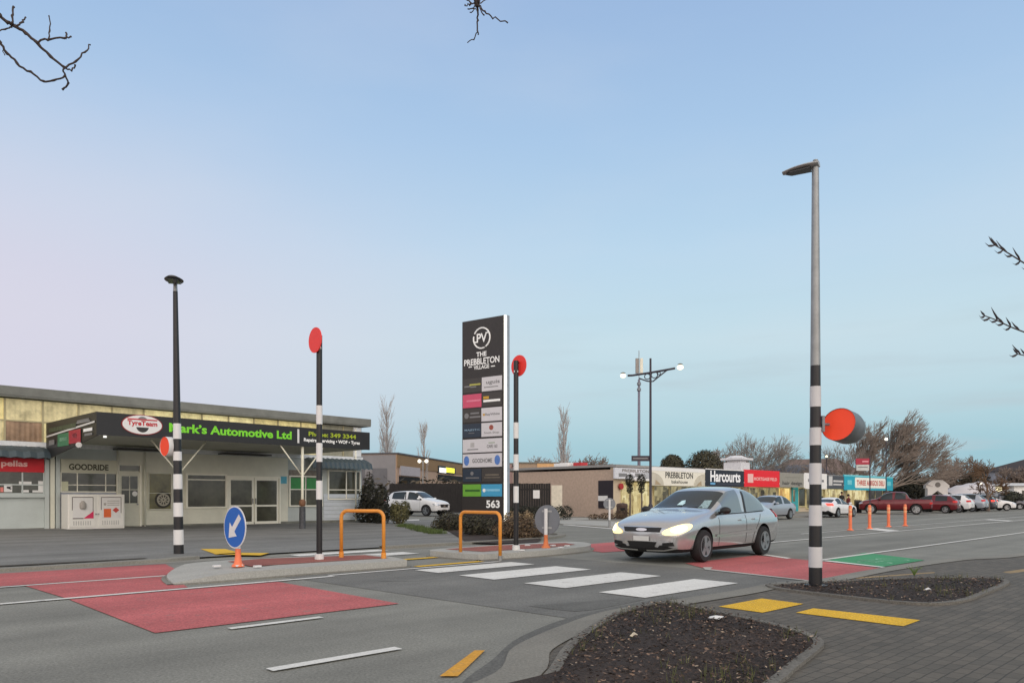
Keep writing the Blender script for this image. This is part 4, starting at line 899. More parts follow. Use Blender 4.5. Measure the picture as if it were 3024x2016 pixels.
def smark(par, r_, f, mat, off=1.2, nm='sign_patch', d=.012):
    a0, a1, z0, z1 = r_; w_, h_ = a1-a0, z1-z0
    return MB().box(a0+w_*f[0], a0+w_*f[1], -off-d, -off-.002, z0+h_*f[2], z0+h_*f[3]).build(nm, mat, par)
o, r_ = ssign(1815, 1382, 1932, 1414, M('pale grey sign', L((214, 216, 222)), .6), off=.35); stext(o, r_, 'PREBBLETON', (.18, .86, .62, .9), M('grey brown lettering', L((124, 116, 110)), .6), .02, .35); smark(o, r_, (.1, .3, .2, .5), m_tg, .35); smark(o, r_, (.5, .62, .2, .55), m_tg, .35)
o, r_ = ssign(1922, 1381, 2082, 1434, M('cream sign', L((242, 238, 222)), .6, var=.02)); m_dl = M('charcoal lettering', L((74, 74, 70)), .6, var=0)
smark(o, r_, (0, 1, .8, 1.0), m_white); stext(o, r_, 'PREBBLETON', (.25, .76, .42, .76), m_dl, .022); stext(o, r_, 'bakehouse', (.36, .66, .14, .32), m_dl, .012)
mb = M('pale bread print', L((206, 200, 182)), .6, var=.12, scale=3)
for sx, x0 in ((1, r_[0]+.02), (-1, r_[1]-.02)):
    rr_ = (r_[3]-r_[2])*.7; wq = (r_[1]-r_[0])*.22
    MB().prism_y([(x0, r_[2]+.02)]+[(x0+sx*wq*math.cos(R(a)), r_[2]+.02+rr_*math.sin(R(a))) for a in range(0, 91, 10)], -1.212, -1.202).build('bread_print', mb, o)
    MB().prism_y([(x0+sx*wq*.3, r_[2]+.05), (x0+sx*wq*.8, r_[2]+.05), (x0+sx*wq*.35, r_[2]+rr_*.45)], -1.216, -1.2125).build('bread_print', M('tan crust print', L((176, 158, 128)), .6), o)
o, r_ = ssign(2083, 1385, 2197, 1436, M('navy black sign', L((36, 38, 50)), .45)); stext(o, r_, 'Harcourts', (.12, .9, .26, .9), M('bright white lettering', (.9, .9, .9), .4, var=0, emit=.15), .028); smark(o, r_, (.12, .24, .1, .22), M('sky blue patch', L((110, 176, 220)), .5)); smark(o, r_, (.28, .88, .12, .18), M('slate patch', L((62, 66, 80)), .5)); smark(o, r_, (0, 1, .95, 1), m_white)
o, r_ = ssign(2198, 1388, 2302, 1437, M('bright red sign', L((226, 16, 34)), .45, var=.03, emit=.12)); m_pw = M('pink white lettering', (0, 0, 0)); smark(o, r_, (.09, .24, .24, .76), m_pw); stext(o, r_, 'MORTGAGE FIELD', (.26, .92, .38, .58), m_pw, .03)
o, r_ = ssign(2303, 1397, 2377, 1438, M('stone grey sign', L((152, 150, 140)), .6)); stext(o, r_, 'hair design', (.1, .88, .1, .42), m_dl, .025); smark(o, r_, (.2, .8, .7, .74), M('faint line', L((140, 138, 128)), .6)); smark(o, r_, (.95, 1, 0, 1), m_white)
o, r_ = ssign(2378, 1397, 2442, 1443, m_white); smark(o, r_, (.12, .3, .45, .62), m_tg); smark(o, r_, (.72, .85, .45, .6), m_tg)
o, r_ = ssign(2443, 1404, 2492, 1443, M('slate sign', L((76, 80, 86)), .5)); smark(o, r_, (.08, .3, .25, .95), M('pale print', L((206, 206, 204)), .5)); smark(o, r_, (.35, .95, .52, .66), M('pale print', (0, 0, 0))); smark(o, r_, (.35, .85, .28, .4), M('pale print', (0, 0, 0)))
o, r_ = ssign(2493, 1404, 2637, 1447, M('turquoise sign', L((24, 168, 192)), .45, var=.03, emit=.05)); a0, a1, z0, z1 = r_; w_, h_ = a1-a0, z1-z0
lz = [(a0+w_*.2+.12, z0+h_*.15), (a0+w_*.83-.12, z0+h_*.15), (a0+w_*.83, z0+h_*.15+.12), (a0+w_*.83, z0+h_*.85-.12), (a0+w_*.83-.12, z0+h_*.85), (a0+w_*.2+.12, z0+h_*.85), (a0+w_*.2, z0+h_*.85-.12), (a0+w_*.2, z0+h_*.15+.12)]
MB().prism_y(lz, -1.214, -1.202).build('lozenge', M('cream lozenge', (.86, .84, .74), .5, emit=.12), o)
text('THREE AMIGOS DELI', 'lettering', M('brick red lettering', L((204, 74, 60)), .5), o, a0+w_*.23, a0+w_*.8, z0+h_*.32, z0+h_*.68, -1.22, .03)
for f in (.06, .87): smark(o, r_, (f, f+.08, .35, .65), M('pale turquoise print', L((120, 214, 226)), .5))
smark(o, r_, (0, 1, .9, 1), M('pale turquoise print', (0, 0, 0)))
# end wall details and roof pieces
EW = PL((SH.p[0]-SH.m[0]*9, SH.p[1]-SH.m[1]*9), SH.m)
def on_end(x0, y0, x1, y1, name, mat):      # face of the end wall, in the shop's own axes
    l0, l1, z0, z1 = EW.rect(x0, y0, x1, y1); return MB().box(-.08, -.032, 9-l1, 9-l0, z0, z1).build(name, mat, shop)
on_end(1769, 1418, 1812, 1500, 'dark_door', M('aubergine black door', L((40, 32, 38)), .5)); 
l0, l1, z0, z1 = EW.rect(1769, 1463, 1797, 1478); MB().box(-.1, -.082, 9-l1, 9-l0, z0, z1).build('notice', m_paper, shop)
a = SH.at(2182, 1370, -3)[0]
MB().box(a-.75, a+.75, 2.4, 4.0, HT+.163, HT+1.05).box(a-.95, a+.95, 2.2, 4.2, HT+1.25, HT+1.42).lathe([(1.0, HT+1.42), (.5, HT+1.62), (.1, HT+1.66)], (a, 3.2, 0), sides=8).box(a-.5, a+.5, 2.6, 3.8, HT+1.05, HT+1.25).build('roof_vent', M('white roof vent', L((220, 220, 222)), .5), shop)
for x, y_, c_ in ((1.2, 4.6, m_white), (1.7, 5.6, m_white), (1.45, 3.6, M('red crate', L((196, 56, 60)), .5))): MB().box(x-.35, x+.35, y_, y_+.7, HT+.163, HT+.45, .03).build('roof_unit', c_, shop)

# ---------------------------------------------------------------- buildings farther back
def hip_house(name, label, c, rz, w_, d_, h_, rise, mw, mr, over=.5, win=0, ridge=.5):
    t = thing(name, label, 'building', (*c, 0), rz)
    MB().box(-w_/2, w_/2, -d_/2, d_/2, 0, h_).build('wall', mw, t)
    a, b_ = w_/2+over, d_/2+over; r0 = a*ridge
    MB().add([(-a, -b_, h_), (a, -b_, h_), (a, b_, h_), (-a, b_, h_), (-r0, 0, h_+rise), (r0, 0, h_+rise)], [(0, 1, 5, 4), (1, 2, 5), (2, 3, 4, 5), (3, 0, 4), (0, 3, 2, 1)]).build('roof', mr, t)
    for k in range(win):
        x = -w_/2+w_*(k+.5)/win; g = MB().box(x-.5, x+.5, -d_/2-.03, -d_/2-.002, .9, 2.0).build('window', m_glass, t)
        MB().box(x-.56, x+.56, -d_/2-.05, -d_/2-.002, 2.002, 2.08).box(x-.56, x+.56, -d_/2-.05, -d_/2-.002, .82, .898).build('window_frame', m_white, g)
    return t
SM = PL((-11.7, 75), (.2, .98))
sm = thing('supermarket', 'flat roofed grey and brown supermarket with a lit yellow sign beyond the car park', 'supermarket', (*SM.p, 0), SM.rz)
m_cl = M('grey cladding', L((136, 134, 136)), .7, var=.1, scale=.6)
MB().box(0, 40, .0, 14, 0, 5.62).build('wall', M('beige wall', L((178, 152, 132)), .8, var=.06, scale=.5), sm)
MB().box(-.03, -.002, .1, 14, 0, 5.55).build('grey_side', m_cl, sm); MB().box(-.03, 40, -.12, -.002, 4.3, 5.6).build('brown_band', M('tan brown band', L((140, 114, 82)), .8, var=.08, scale=.4), sm)
MB().box(-.1, 40.1, -.2, 14.1, 5.625, 5.78).build('roof', M('dark roof edge', L((84, 84, 88)), .7), sm)
def smr(x0, y0, x1, y1, nm, mat, d=.16): a0, a1, z0, z1 = SM.rect(x0, y0, x1, y1); return MB().box(a0, a1, -d, -.003, z0, z1).build(nm, mat, sm)
smr(1178, 1378, 1236, 1405, 'blank_sign', M('lilac grey board', L((176, 170, 174)), .6), .2); ls = smr(1290, 1377, 1341, 1397, 'lit_sign', m_blk, .2)
a0, a1, z0, z1 = SM.rect(1293, 1381, 1312, 1395); MB().box(a0, a1, -.24, -.203, z0, z1).build('lit_patch', M('white lit patch', (1, 1, 1), .5, var=.3, scale=6, emit=1.1), ls); a0, a1, z0, z1 = SM.rect(1312, 1381, 1337, 1395); MB().box(a0, a1, -.24, -.203, z0, z1).build('lit_patch', M('yellow lit patch', (1, .86, .05), .5, var=.3, scale=6, emit=1.1), ls)
smr(1292, 1404, 1380, 1422, 'dark_recess', m_dark, .02); smr(1178, 1408, 1240, 1470, 'entrance', m_dark, .02)
for k in range(5): MB().box(-.06, -.031, 1+2.4*k, 2.6+2.4*k, 0, 4.2).build('cladding_panel', M('dark cladding panel', L((104, 104, 108)), .7, var=.15, scale=.8), sm)
def slat_fence(p, q, z1, label, name='slat_fence'):
    v = Vector((q[0]-p[0], q[1]-p[1])); l = v.length; t = thing(name, label, 'fence', (*p, 0), math.atan2(v.y, v.x)); b = MB(); k = 0; m_f = M('charcoal stained timber', L((40, 37, 36)), .8, var=.25, scale=2)
    while k*.15 < l: b.box(k*.15, k*.15+.144, -.02+.012*(k % 2), .02, .05, z1+.01*(k % 3)); k += 1
    b.build('slat_panel', m_f, t); MB().box(0, l, .022, .07, .4, .5).box(0, l, .022, .07, z1-.4, z1-.3).build('rail', m_f, t)
    return t
def at_d(px, d): return ((px-CX)/FPX*d, d)
f1 = slat_fence(at_d(1495, 45), at_d(1626, 45), 2.1, 'dark timber fence with a white notice, beside the brown brick wall')
a = (1584-1495)/FPX*45; MB().box(a-.2, a+.2, -.03, -.021, 1.2, 1.7).build('notice', m_paper, f1)
MB().box(2.75, 3.4, -.1, .1, 0, 2.0).build('gate_post', M('cream gate post', L((214, 206, 188)), .6), f1)
slat_fence(at_d(1150, 60), at_d(1420, 58), 2.35, 'dark timber fence behind the white parked car and the tower sign')
t = thing('flat_roof_building', 'tan flat roofed block rising behind the brown brick shops', 'building', (*at_d(1525, 64), 0), .05); MB().box(0, 4.6, 0, 6, 0, 4.2).build('wall', M('tan wall', L((168, 146, 124)), .8), t); MB().box(-.1, 4.7, -.1, 6.1, 4.202, 4.3).build('roof', m_roofg, t); MB().box(1.8, 4.598, -.05, -.002, 2, 4.19).build('orange_panel', M('apricot panel', L((222, 176, 124)), .8), t)
t = thing('flat_roof_building', 'low pinkish building half hidden behind the tower sign', 'building', (*at_d(1440, 70), 0), 0); MB().box(0, 3.2, 0, 6, 0, 4.4).build('wall', M('pinkish wall', L((188, 160, 156)), .8), t); MB().box(-.1, 3.3, -.1, 6.1, 4.402, 4.5).build('roof', m_roofg, t)
m_rg = M('grey roof', L((92, 96, 106)), .7, var=.1); m_rt = M('brown tile roof', L((120, 104, 98)), .8, var=.2, scale=3)
hip_house('house', 'house with low grey hipped roof behind the stone grey and white shop signs', at_d(2335, 84), -.5, 9, 8, 3.6, 1.3, m_shopw, m_rg)
hip_house('house', 'house with brown tiled roof behind the banded lamp post', at_d(2400, 100), -.4, 11, 8, 4.4, 2.0, m_white, m_rt)
hip_house('house', 'dark gabled house at the far end of the street', at_d(3105, 95), .3, 12, 9, 4.6, 2.0, M('lilac grey wall', (0, 0, 0)), M('dark roof', L((64, 58, 58)), .8, var=.1), win=3, ridge=.3)
hip_house('house', 'low white cottage beside the last parked cars', at_d(3010, 84), .15, 6, 5, 2.5, .35, m_white, M('white roof', L((206, 206, 204)), .7), win=2)
# white arched portal and marquee roofs at the far right
t = thing('white_gateway', 'small white gateway with a gabled top and a round clock hole behind the parked cars', 'gateway', (*at_d(2765, 78), 0), -.25)
m_gw = M('white plaster', L((224, 220, 216)), .7, var=.05)
MB().prism_y([(-.95, 0), (-.55, 0), (-.55, 1.5), (0, 1.95), (.55, 1.5), (.55, 0), (.95, 0), (.95, 2.2), (1.1, 2.2), (1.1, 2.5), (.5, 3.05), (-.5, 3.05), (-1.1, 2.5), (-1.1, 2.2), (-.95, 2.2)], -.5, .5).build('arch', m_gw, t)
MB().lathe([(.26, -.53), (.26, -.51)], (0, 0, 2.55), 'y', 18).build('clock_face', M('dim clock face', L((120, 116, 112)), .5, var=.4, scale=6), t)
def marquee(px0, px1, d, h0, h1, label, dz):
    a, b_ = at_d(px0, d), at_d(px1, d); l = math.hypot(b_[0]-a[0], b_[1]-a[1]); t = thing('marquee', label, 'marquee', (*a, 0), math.atan2(b_[1]-a[1], b_[0]-a[0])); n = 14; m = MB()
    for i in range(n+1):
        u_ = i/n; hh = h0+(h1-h0)*math.sin(math.pi*min(1, u_*1.4)/2)+dz*math.sin(u_*9)
        for k, (yy, f) in enumerate(((-1.8, .62), (-1.2, .86), (0, 1.0), (1.2, .86), (1.8, .62))): m.v.append((l*u_, yy, hh*f+.05*math.sin(u_*23+k)))
    for i in range(n):
        for k in range(4): q = i*5+k; m.f.append((q, q+5, q+6, q+1)); m.m.append(0)
    m.build('canvas_roof', M('grey white canvas', L((206, 204, 208)), .8, var=.06, scale=.8), t, smooth=True)
    for u_ in (.02, .33, .66, .98): MB().tube([(l*u_, -1.6, 0), (l*u_, -1.6, h0*.6)], .05, 6).build('pole', m_gal, t)
marquee(2790, 2915, 82, 1.9, 2.9, 'long grey white canvas marquee behind the parked cars', .08)

# ---------------------------------------------------------------- vehicles
m_tyre = M('tyre rubber', (.016, .016, .017), .8, var=.2); m_alloy = M('alloy wheel', L((160, 162, 164)), .35, .7, var=.08); m_cg = M('car glass', (.02, .028, .03), .05, var=0, spec=.55); m_cgs = M('car side glass', L((138, 148, 150)), .06, .5, var=0); m_trim = M('black plastic trim', (.015, .015, .016), .5, var=.1)
m_tail = M('tail lamp', (.5, .02, .02), .25, var=.05, emit=.25); m_taillit = M('lit tail lamp', (1, .06, .04), .3, var=.0, emit=1.6); m_hl = M('headlamp off', L((196, 200, 204)), .15, .4, var=.1); m_hllit = M('lit headlamp', (1, .86, .5), .2, var=0, emit=.95, ecol=(1, .8, .36)); m_chrome = M('chrome', (.7, .7, .7), .15, .95, var=0); m_plate = M('number plate', L((214, 214, 210)), .5, var=.05)
KINDS = {
 'sedan': dict(L=4.55, wb=2.6, fx=1.36, r=.315, st=[(2.27, .27, .60, .60, .54, .67, .44), (2.2, .2, .76, .67, .71, .755, .52), (2.0, .18, .85, .75, .80, .84, .62), (1.55, .18, .872, .83, .82, .94, .68), (1.1, .18, .876, .88, .83, 1.0, .72), (.86, .18, .876, .90, .825, 1.02, .745), (.5, .18, .876, .915, .81, 1.22, .70), (.1, .18, .876, .922, .80, 1.43, .645), (-.02, .18, .876, .925, .80, 1.455, .64), (-.36, .18, .876, .93, .80, 1.49, .64), (-.48, .18, .876, .935, .80, 1.49, .64), (-.95, .18, .876, .945, .795, 1.455, .63), (-1.25, .18, .875, .955, .785, 1.37, .61), (-1.42, .18, .872, .96, .775, 1.29, .61), (-1.78, .19, .86, .965, .755, 1.06, .6), (-1.95, .2, .84, .955, .74, 1.02, .6), (-2.2, .26, .79, .90, .68, .98, .56), (-2.28, .36, .70, .80, .6, .88, .5)],
   ws=(5, 7), rw=(12, 14), sw=[(5, 9), (10, 13)]),
 'coupe': dict(L=4.5, wb=2.65, fx=1.36, r=.325, st=[(2.25, .27, .58, .56, .52, .62, .42), (2.18, .2, .74, .63, .69, .70, .5), (2.0, .16, .84, .71, .79, .79, .6), (1.5, .16, .88, .80, .82, .89, .66), (.95, .16, .88, .85, .83, .95, .68), (.7, .16, .88, .87, .82, .98, .68), (.35, .16, .88, .885, .80, 1.16, .62), (-.05, .16, .88, .9, .79, 1.33, .57), (-.15, .16, .88, .9, .79, 1.35, .57), (-.45, .16, .88, .91, .79, 1.385, .57), (-.55, .16, .88, .915, .79, 1.385, .57), (-.95, .16, .88, .93, .785, 1.34, .56), (-1.2, .16, .88, .94, .775, 1.25, .56), (-1.35, .17, .88, .945, .77, 1.19, .57), (-1.75, .18, .87, .95, .755, 1.03, .6), (-1.95, .2, .85, .945, .74, 1.0, .6), (-2.18, .28, .80, .90, .68, .97, .56), (-2.25, .38, .72, .80, .6, .86, .5)],
   ws=(5, 7), rw=(12, 14), sw=[(5, 9), (10, 12)]),
 'hatch': dict(L=4.2, wb=2.55, fx=1.3, r=.31, st=[(2.08, .27, .58, .56, .52, .66, .42), (2.0, .2, .74, .66, .69, .76, .5), (1.8, .18, .83, .76, .79, .86, .6), (1.45, .18, .86, .84, .82, .95, .66), (1.15, .18, .868, .89, .82, 1.02, .68), (.95, .18, .868, .92, .81, 1.06, .68), (.6, .18, .868, .935, .79, 1.27, .63), (.2, .18, .868, .945, .785, 1.46, .58), (.1, .18, .868, .95, .785, 1.485, .575), (-.3, .18, .868, .955, .785, 1.52, .575), (-.42, .18, .868, .96, .785, 1.52, .575), (-1.0, .18, .868, .98, .78, 1.49, .565), (-1.4, .18, .865, 1.0, .77, 1.45, .55), (-1.6, .18, .86, 1.0, .765, 1.42, .54), (-1.95, .2, .84, 1.0, .75, 1.1, .58), (-2.02, .24, .82, .96, .73, 1.02, .58), (-2.1, .32, .78, .86, .68, .92, .55)],
   ws=(5, 7), rw=(13, 14), sw=[(5, 9), (10, 12)]),
 'suv': dict(L=4.65, wb=2.7, fx=1.4, r=.36, st=[(2.28, .32, .62, .68, .56, .76, .45), (2.2, .26, .78, .80, .73, .88, .52), (2.0, .24, .87, .92, .83, 1.0, .62), (1.55, .24, .905, 1.0, .85, 1.09, .68), (1.2, .24, .91, 1.04, .85, 1.14, .7), (1.0, .24, .91, 1.06, .84, 1.18, .7), (.65, .24, .91, 1.075, .83, 1.42, .67), (.3, .24, .91, 1.085, .82, 1.62, .63), (.2, .24, .91, 1.09, .82, 1.645, .63), (-.25, .24, .91, 1.1, .82, 1.695, .63), (-.37, .24, .91, 1.1, .82, 1.695, .63), (-1.1, .24, .91, 1.12, .82, 1.68, .62), (-1.6, .24, .908, 1.14, .81, 1.63, .6), (-1.8, .24, .905, 1.14, .8, 1.6, .59), (-2.15, .25, .88, 1.1, .78, 1.22, .62), (-2.25, .28, .86, 1.05, .76, 1.12, .62), (-2.33, .36, .8, .92, .7, 1.0, .58)],
   ws=(5, 7), rw=(13, 14), sw=[(5, 9), (10, 12)]),
 'ute': dict(L=5.3, wb=3.2, fx=1.7, r=.4, st=[(2.6, .36, .66, .76, .6, .84, .5), (2.52, .3, .82, .9, .78, .98, .56), (2.3, .28, .9, 1.0, .86, 1.08, .66), (1.9, .28, .93, 1.06, .87, 1.15, .7), (1.45, .28, .935, 1.1, .87, 1.2, .72), (1.25, .28, .935, 1.12, .86, 1.24, .72), (.95, .28, .935, 1.13, .84, 1.48, .68), (.6, .28, .935, 1.14, .83, 1.7, .63), (.5, .28, .935, 1.14, .83, 1.73, .63), (.1, .28, .935, 1.15, .83, 1.79, .63), (0, .28, .935, 1.15, .83, 1.79, .63), (-.55, .28, .935, 1.17, .83, 1.77, .62), (-.8, .28, .935, 1.18, .83, 1.72, .61), (-.92, .28, .935, 1.18, .83, 1.5, .64), (-1.02, .28, .935, 1.18, .85, 1.22, .75), (-1.4, .3, .935, 1.16, .87, 1.19, .78), (-2.5, .34, .93, 1.16, .87, 1.19, .78), (-2.62, .4, .92, 1.14, .85, 1.17, .76)],
   ws=(5, 7), rw=(12, 14), sw=[(5, 9), (10, 12)]),
}
MESHES = {}
def car_meshes(kind, paint, key, sub):
    if key in MESHES: return MESHES[key]
    d = KINDS[kind]; st = d['st']; b = bmesh.new(); rings = []
    for (x, zb, wd, zs, wb_, zt_, wt) in st:
        h = [(0, zb), (wd*.8, zb), (wd*.955, zb+.07), (wd*.985, zb+(zs-zb)*.45), (wd, zb+(zs-zb)*.82), (wb_, zs), (wb_+(wt-wb_)*.55+.018, zs+(zt_-zs)*.55), (wt, zt_-.025), (wt*.6, zt_), (0, zt_+.012)]
        full = [(y, z) for y, z in h]+[(-y, z) for y, z in h[-2:0:-1]]
        rings.append([b.verts.new((x, y, z)) for y, z in full])
    n = len(rings[0]); mats = {}
    for i in range(len(rings)-1):
        for k in range(n):
            k2 = (k+1) % n; f = b.faces.new((rings[i][k], rings[i][k2], rings[i+1][k2], rings[i+1][k])); s = k if k < 9 else 17-k; m = 0
            if d['ws'][0] <= i < d['ws'][1] and s >= 7: m = 1
            if d['rw'][0] <= i < d['rw'][1] and s >= 7: m = 2
            for q, (a0, a1) in enumerate(d['sw']):
                if a0 <= i < a1 and s in (5, 6) and not (i == a0 and q == 0 and s == 6): m = 3+q
            if s <= 1: m = 6  # underside and lower lip coloured black to paint in the darkness beneath the car
            f.material_index = m
    b.faces.new(rings[0]); b.faces.new(rings[-1][::-1])
    bmesh.ops.recalc_face_normals(b, faces=b.faces)
    me = bpy.data.meshes.new('tmp'); b.to_mesh(me); b.free()
    for m in range(8): me.materials.append(paint)
    o = bpy.data.objects.new('tmp', me); COL.objects.link(o); md = o.modifiers.new('s', 'SUBSURF'); md.levels = sub; md.render_levels = sub
    cb = bmesh.new()
    for ax in (d['fx'], d['fx']-d['wb']):
        for s in (-1, 1):
            mt = Matrix.Translation((ax, s*.82, d['r']+.01)) @ Matrix.Rotation(R(90), 4, 'X')
            bmesh.ops.create_cone(cb, cap_ends=True, segments=28, radius1=d['r']+.055, radius2=d['r']+.055, depth=.52, matrix=mt)
    for f in cb.faces: f.material_index = 7
    cm = bpy.data.meshes.new('tmpc'); cb.to_mesh(cm); cb.free()
    for m in range(8): cm.materials.append(m_dark)
    c = bpy.data.objects.new('tmpc', cm); COL.objects.link(c)
    bo_ = o.modifiers.new('b', 'BOOLEAN'); bo_.operation = 'DIFFERENCE'; bo_.object = c; bo_.solver = 'EXACT'
    bpy.context.view_layer.update(); dg = bpy.context.evaluated_depsgraph_get()
    ev = bpy.data.meshes.new_from_object(o.evaluated_get(dg)); bpy.data.objects.remove(o); bpy.data.objects.remove(c)
    bv = bmesh.new(); bv.from_mesh(ev); tree = BVHTree.FromBMesh(bv)
    out = {}
    for nm, idx, mat in (('body', (0,), paint), ('windscreen', (1,), m_cg), ('rear_window', (2,), m_cg), ('side_window', (3, 4), m_cgs if key == 'silver' else m_cg), ('underbody', (6, 7), m_dark)):
        q = bv.copy(); q.faces.ensure_lookup_table(); kill = [f for f in q.faces if f.material_index not in idx]
        bmesh.ops.delete(q, geom=kill, context='FACES')
        for f in q.faces: f.smooth = True; f.material_index = 0
        mm = bpy.data.meshes.new(nm); q.to_mesh(mm); q.free(); mm.materials.append(mat); out[nm] = mm
        try: mm.set_sharp_from_angle(angle=R(48))
        except Exception: pass
    # outline patches laid on the body
    def patch(outl, dirv, off=.008, res=.05):
        ou = -Vector(dirv).normalized(); r_ = Vector((0, 0, 1)).cross(ou).normalized(); up = Vector((0, 0, 1))
        xs = [p[0] for p in outl]; ys = [p[1] for p in outl]; pts = [Vector(p) for p in outl]; ne = len(pts)
        dense = []
        for i in range(ne):
            a, bb = pts[i], pts[(i+1) % ne]; k = max(1, int((bb-a).length/res)); dense += [a+(bb-a)*j/k for j in range(k)]
        ne = len(dense); P = list(dense); x = min(xs)+res*.5
        while x < max(xs):
            y = min(ys)+res*.5
            while y < max(ys):
                if inside((x, y), [tuple(p) for p in dense]) and all((Vector((x, y))-p).length > res*.35 for p in dense): P.append(Vector((x, y)))
                y += res
            x += res
        r2 = geometry.delaunay_2d_cdt(P, [(i, (i+1) % ne) for i in range(ne)], [list(range(ne))], 1, 1e-5)
        vs, ok = [], []
        for p in r2[0]:
            o_ = r_*p[0]+up*p[1]+ou*5 - ou*0
            h = tree.ray_cast(o_, -ou, 10)
            if h[0] is None: h = tree.find_nearest(o_-ou*4)
            vs.append(h[0]+ou*off+(h[1]*off*.5 if h[1].dot(ou) > .1 else Vector((0, 0, 0))))
        return vs, [f for f in r2[2]]
    MESHES[key] = (out, patch, tree); return MESHES[key]
def add_patch(car, pf, name, mat, specs, mirror=True):
    b = MB()
    for outl, dv, off in specs:
        vs, fs = pf(outl, dv, off); b.add(vs, fs)
    o = b.build(name, mat, car, smooth=True)
    if mirror:
        m = MB().add([(v[0], -v[1], v[2]) for v in b.v], [f[::-1] for f in b.f]); m.build(name, mat, car, smooth=True)
    return o
def strip(pts, w_):
    up, dn = [], []
    for i, p in enumerate(pts):
        a, b = pts[max(i-1, 0)], pts[min(i+1, len(pts)-1)]; dx, dy = b[0]-a[0], b[1]-a[1]; l = math.hypot(dx, dy); up.append((p[0]-dy/l*w_/2, p[1]+dx/l*w_/2)); dn.append((p[0]+dy/l*w_/2, p[1]-dx/l*w_/2))
    return up+dn[::-1]
def make_car(kind, name, label, cat, loc, head, paint, key, sub=2, scale=1., lit=False, taillit=False, detail=True, group=None, tonneau=False, steer=0):
    d = KINDS[kind]; out, pf, tree = car_meshes(kind, paint, key, sub)
    car = thing(name, label, cat, (*loc, .012), math.atan2(head[1], head[0]), group); car.scale = (scale,)*3
    for nm, me in out.items():
        o = bpy.data.objects.new(nm, me); COL.objects.link(o); o.parent = car
        if nm == 'underbody': o.name = 'underbody'
    r = d['r']
    for ax in (d['fx'], d['fx']-d['wb']):
        for s in (-1, 1):
            y = s*.79 if kind not in ('suv', 'ute') else s*.82
            wt = bpy.data.objects.new('wheel', None); COL.objects.link(wt); wt.parent = car; wt.location = (ax, y, r)
            if ax > 0 and steer: wt.rotation_euler = (0, 0, steer)
            b = MB(); b.lathe([(r*.62, -.1), (r*.93, -.1), (r, -.065), (r, .065), (r*.93, .1), (r*.62, .1)], (0, 0, 0), 'y', 28); b.build('tyre', m_tyre, wt, smooth=35)
            b = MB(); rr_ = r*.66; yo = s*.088
            b.lathe([(rr_*.9, yo-s*.06), (rr_, yo-s*.01), (rr_, yo+s*.016), (rr_*.88, yo+s*.012)], (0, 0, 0), 'y', 28)
            for k in range(5 if kind != 'ute' else 6):
                a = k*2*math.pi/(5 if kind != 'ute' else 6)+.3; ca, sa = math.cos(a), math.sin(a); w0, w1 = .035, .062
                b.prism_y([(.0*ca-w0*sa, w0*ca), (rr_*.92*ca-w1*sa, rr_*.92*sa+w1*ca), (rr_*.92*ca+w1*sa, rr_*.92*sa-w1*ca), (w0*sa, -w0*ca)], yo-s*.01, yo+s*(.012+.0004*k))
            b.lathe([(.055, yo), (.05, yo+s*.022)], (0, 0, 0), 'y', 12); b.build('rim', m_alloy, wt, smooth=35)
    xf = d['st'][0][0]; xr = d['st'][-1][0]; zh = d['st'][1][3]; ztl = d['st'][-3][3]; fd = (-1, 0, 0); rd = (1, 0, 0); dg = (-.72, -.69, 0)
    hl = m_hllit if lit else m_hl
    # headlamps wrap the front corners: outline seen from 45 degrees off the nose
    zc = zh+.0
    fx = Vector((.72, .69, 0)); rr = Vector((0, 0, 1)).cross(fx)
    def ro(x, y): return Vector((x, y, 0)).dot(rr)
    rc = ro(xf-.18, .68)
    if kind == 'sedan': pts = [(rc+.02+.3*math.cos(a*.449)+.07*math.sin(a*.449), zc-.02+.1*math.sin(a*.449)+.05*math.cos(a*.449)) for a in range(14)]
    else: pts = [(rc-.28, zc-.08), (rc-.1, zc-.12), (rc+.12, zc-.09), (rc+.28, zc+.03), (rc+.1, zc+.03), (rc-.12, zc), (rc-.28, zc-.02)]
    add_patch(car, pf, 'headlight', hl, [(pts, dg, .012)])
    if lit: add_patch(car, pf, 'headlight_bulb', M('bright bulb', (1, .95, .75), .3, var=0, emit=1.5, ecol=(1, .93, .66)), [([(rc+.03+.17*math.cos(a*.5236), zc-.01+.06*math.sin(a*.5236)+.03*math.cos(a*.5236)) for a in range(12)], dg, .02)])
    gz_ = zh-.03 if kind in ('sedan', 'coupe', 'hatch') else zh-.12
    gh = .09 if kind in ('sedan', 'coupe', 'hatch') else .2
    add_patch(car, pf, 'grille', m_trim, [([(-.40, gz_-gh/2), (.40, gz_-gh/2), (.44, gz_+gh/2), (-.44, gz_+gh/2)], fd, .01)], False)
    add_patch(car, pf, 'grille_badge', m_chrome, [([(.13*math.cos(a*.5236), gz_+.03*math.sin(a*.5236)) for a in range(12)], fd, .018)], False)
    add_patch(car, pf, 'lower_grille', m_dark, [([(-.27, .285), (.27, .285), (.34, .41), (-.34, .41)], fd, .01)], False)
    add_patch(car, pf, 'number_plate', m_plate, [([(-.18, .425), (.18, .425), (.18, .515), (-.18, .515)], fd, .02)], False)
    add_patch(car, pf, 'fog_recess', m_dark, [([(.46, .32), (.7, .345), (.68, .415), (.47, .395)], fd, .01)])
    add_patch(car, pf, 'bumper_strip', m_chrome if kind == 'sedan' else m_trim, [([(.1, .23), (.5, .24), (.72, .285), (.72, .31), (.5, .265), (.1, .255)], fd, .014)])
    tl = m_taillit if taillit else m_tail
    tp = Vector((-.72, .69, 0)); tr = Vector((0, 0, 1)).cross(tp); tcn = Vector((xr+.12, .7, 0)).dot(tr)
    zt0 = ztl-.02 if kind not in ('ute',) else .92
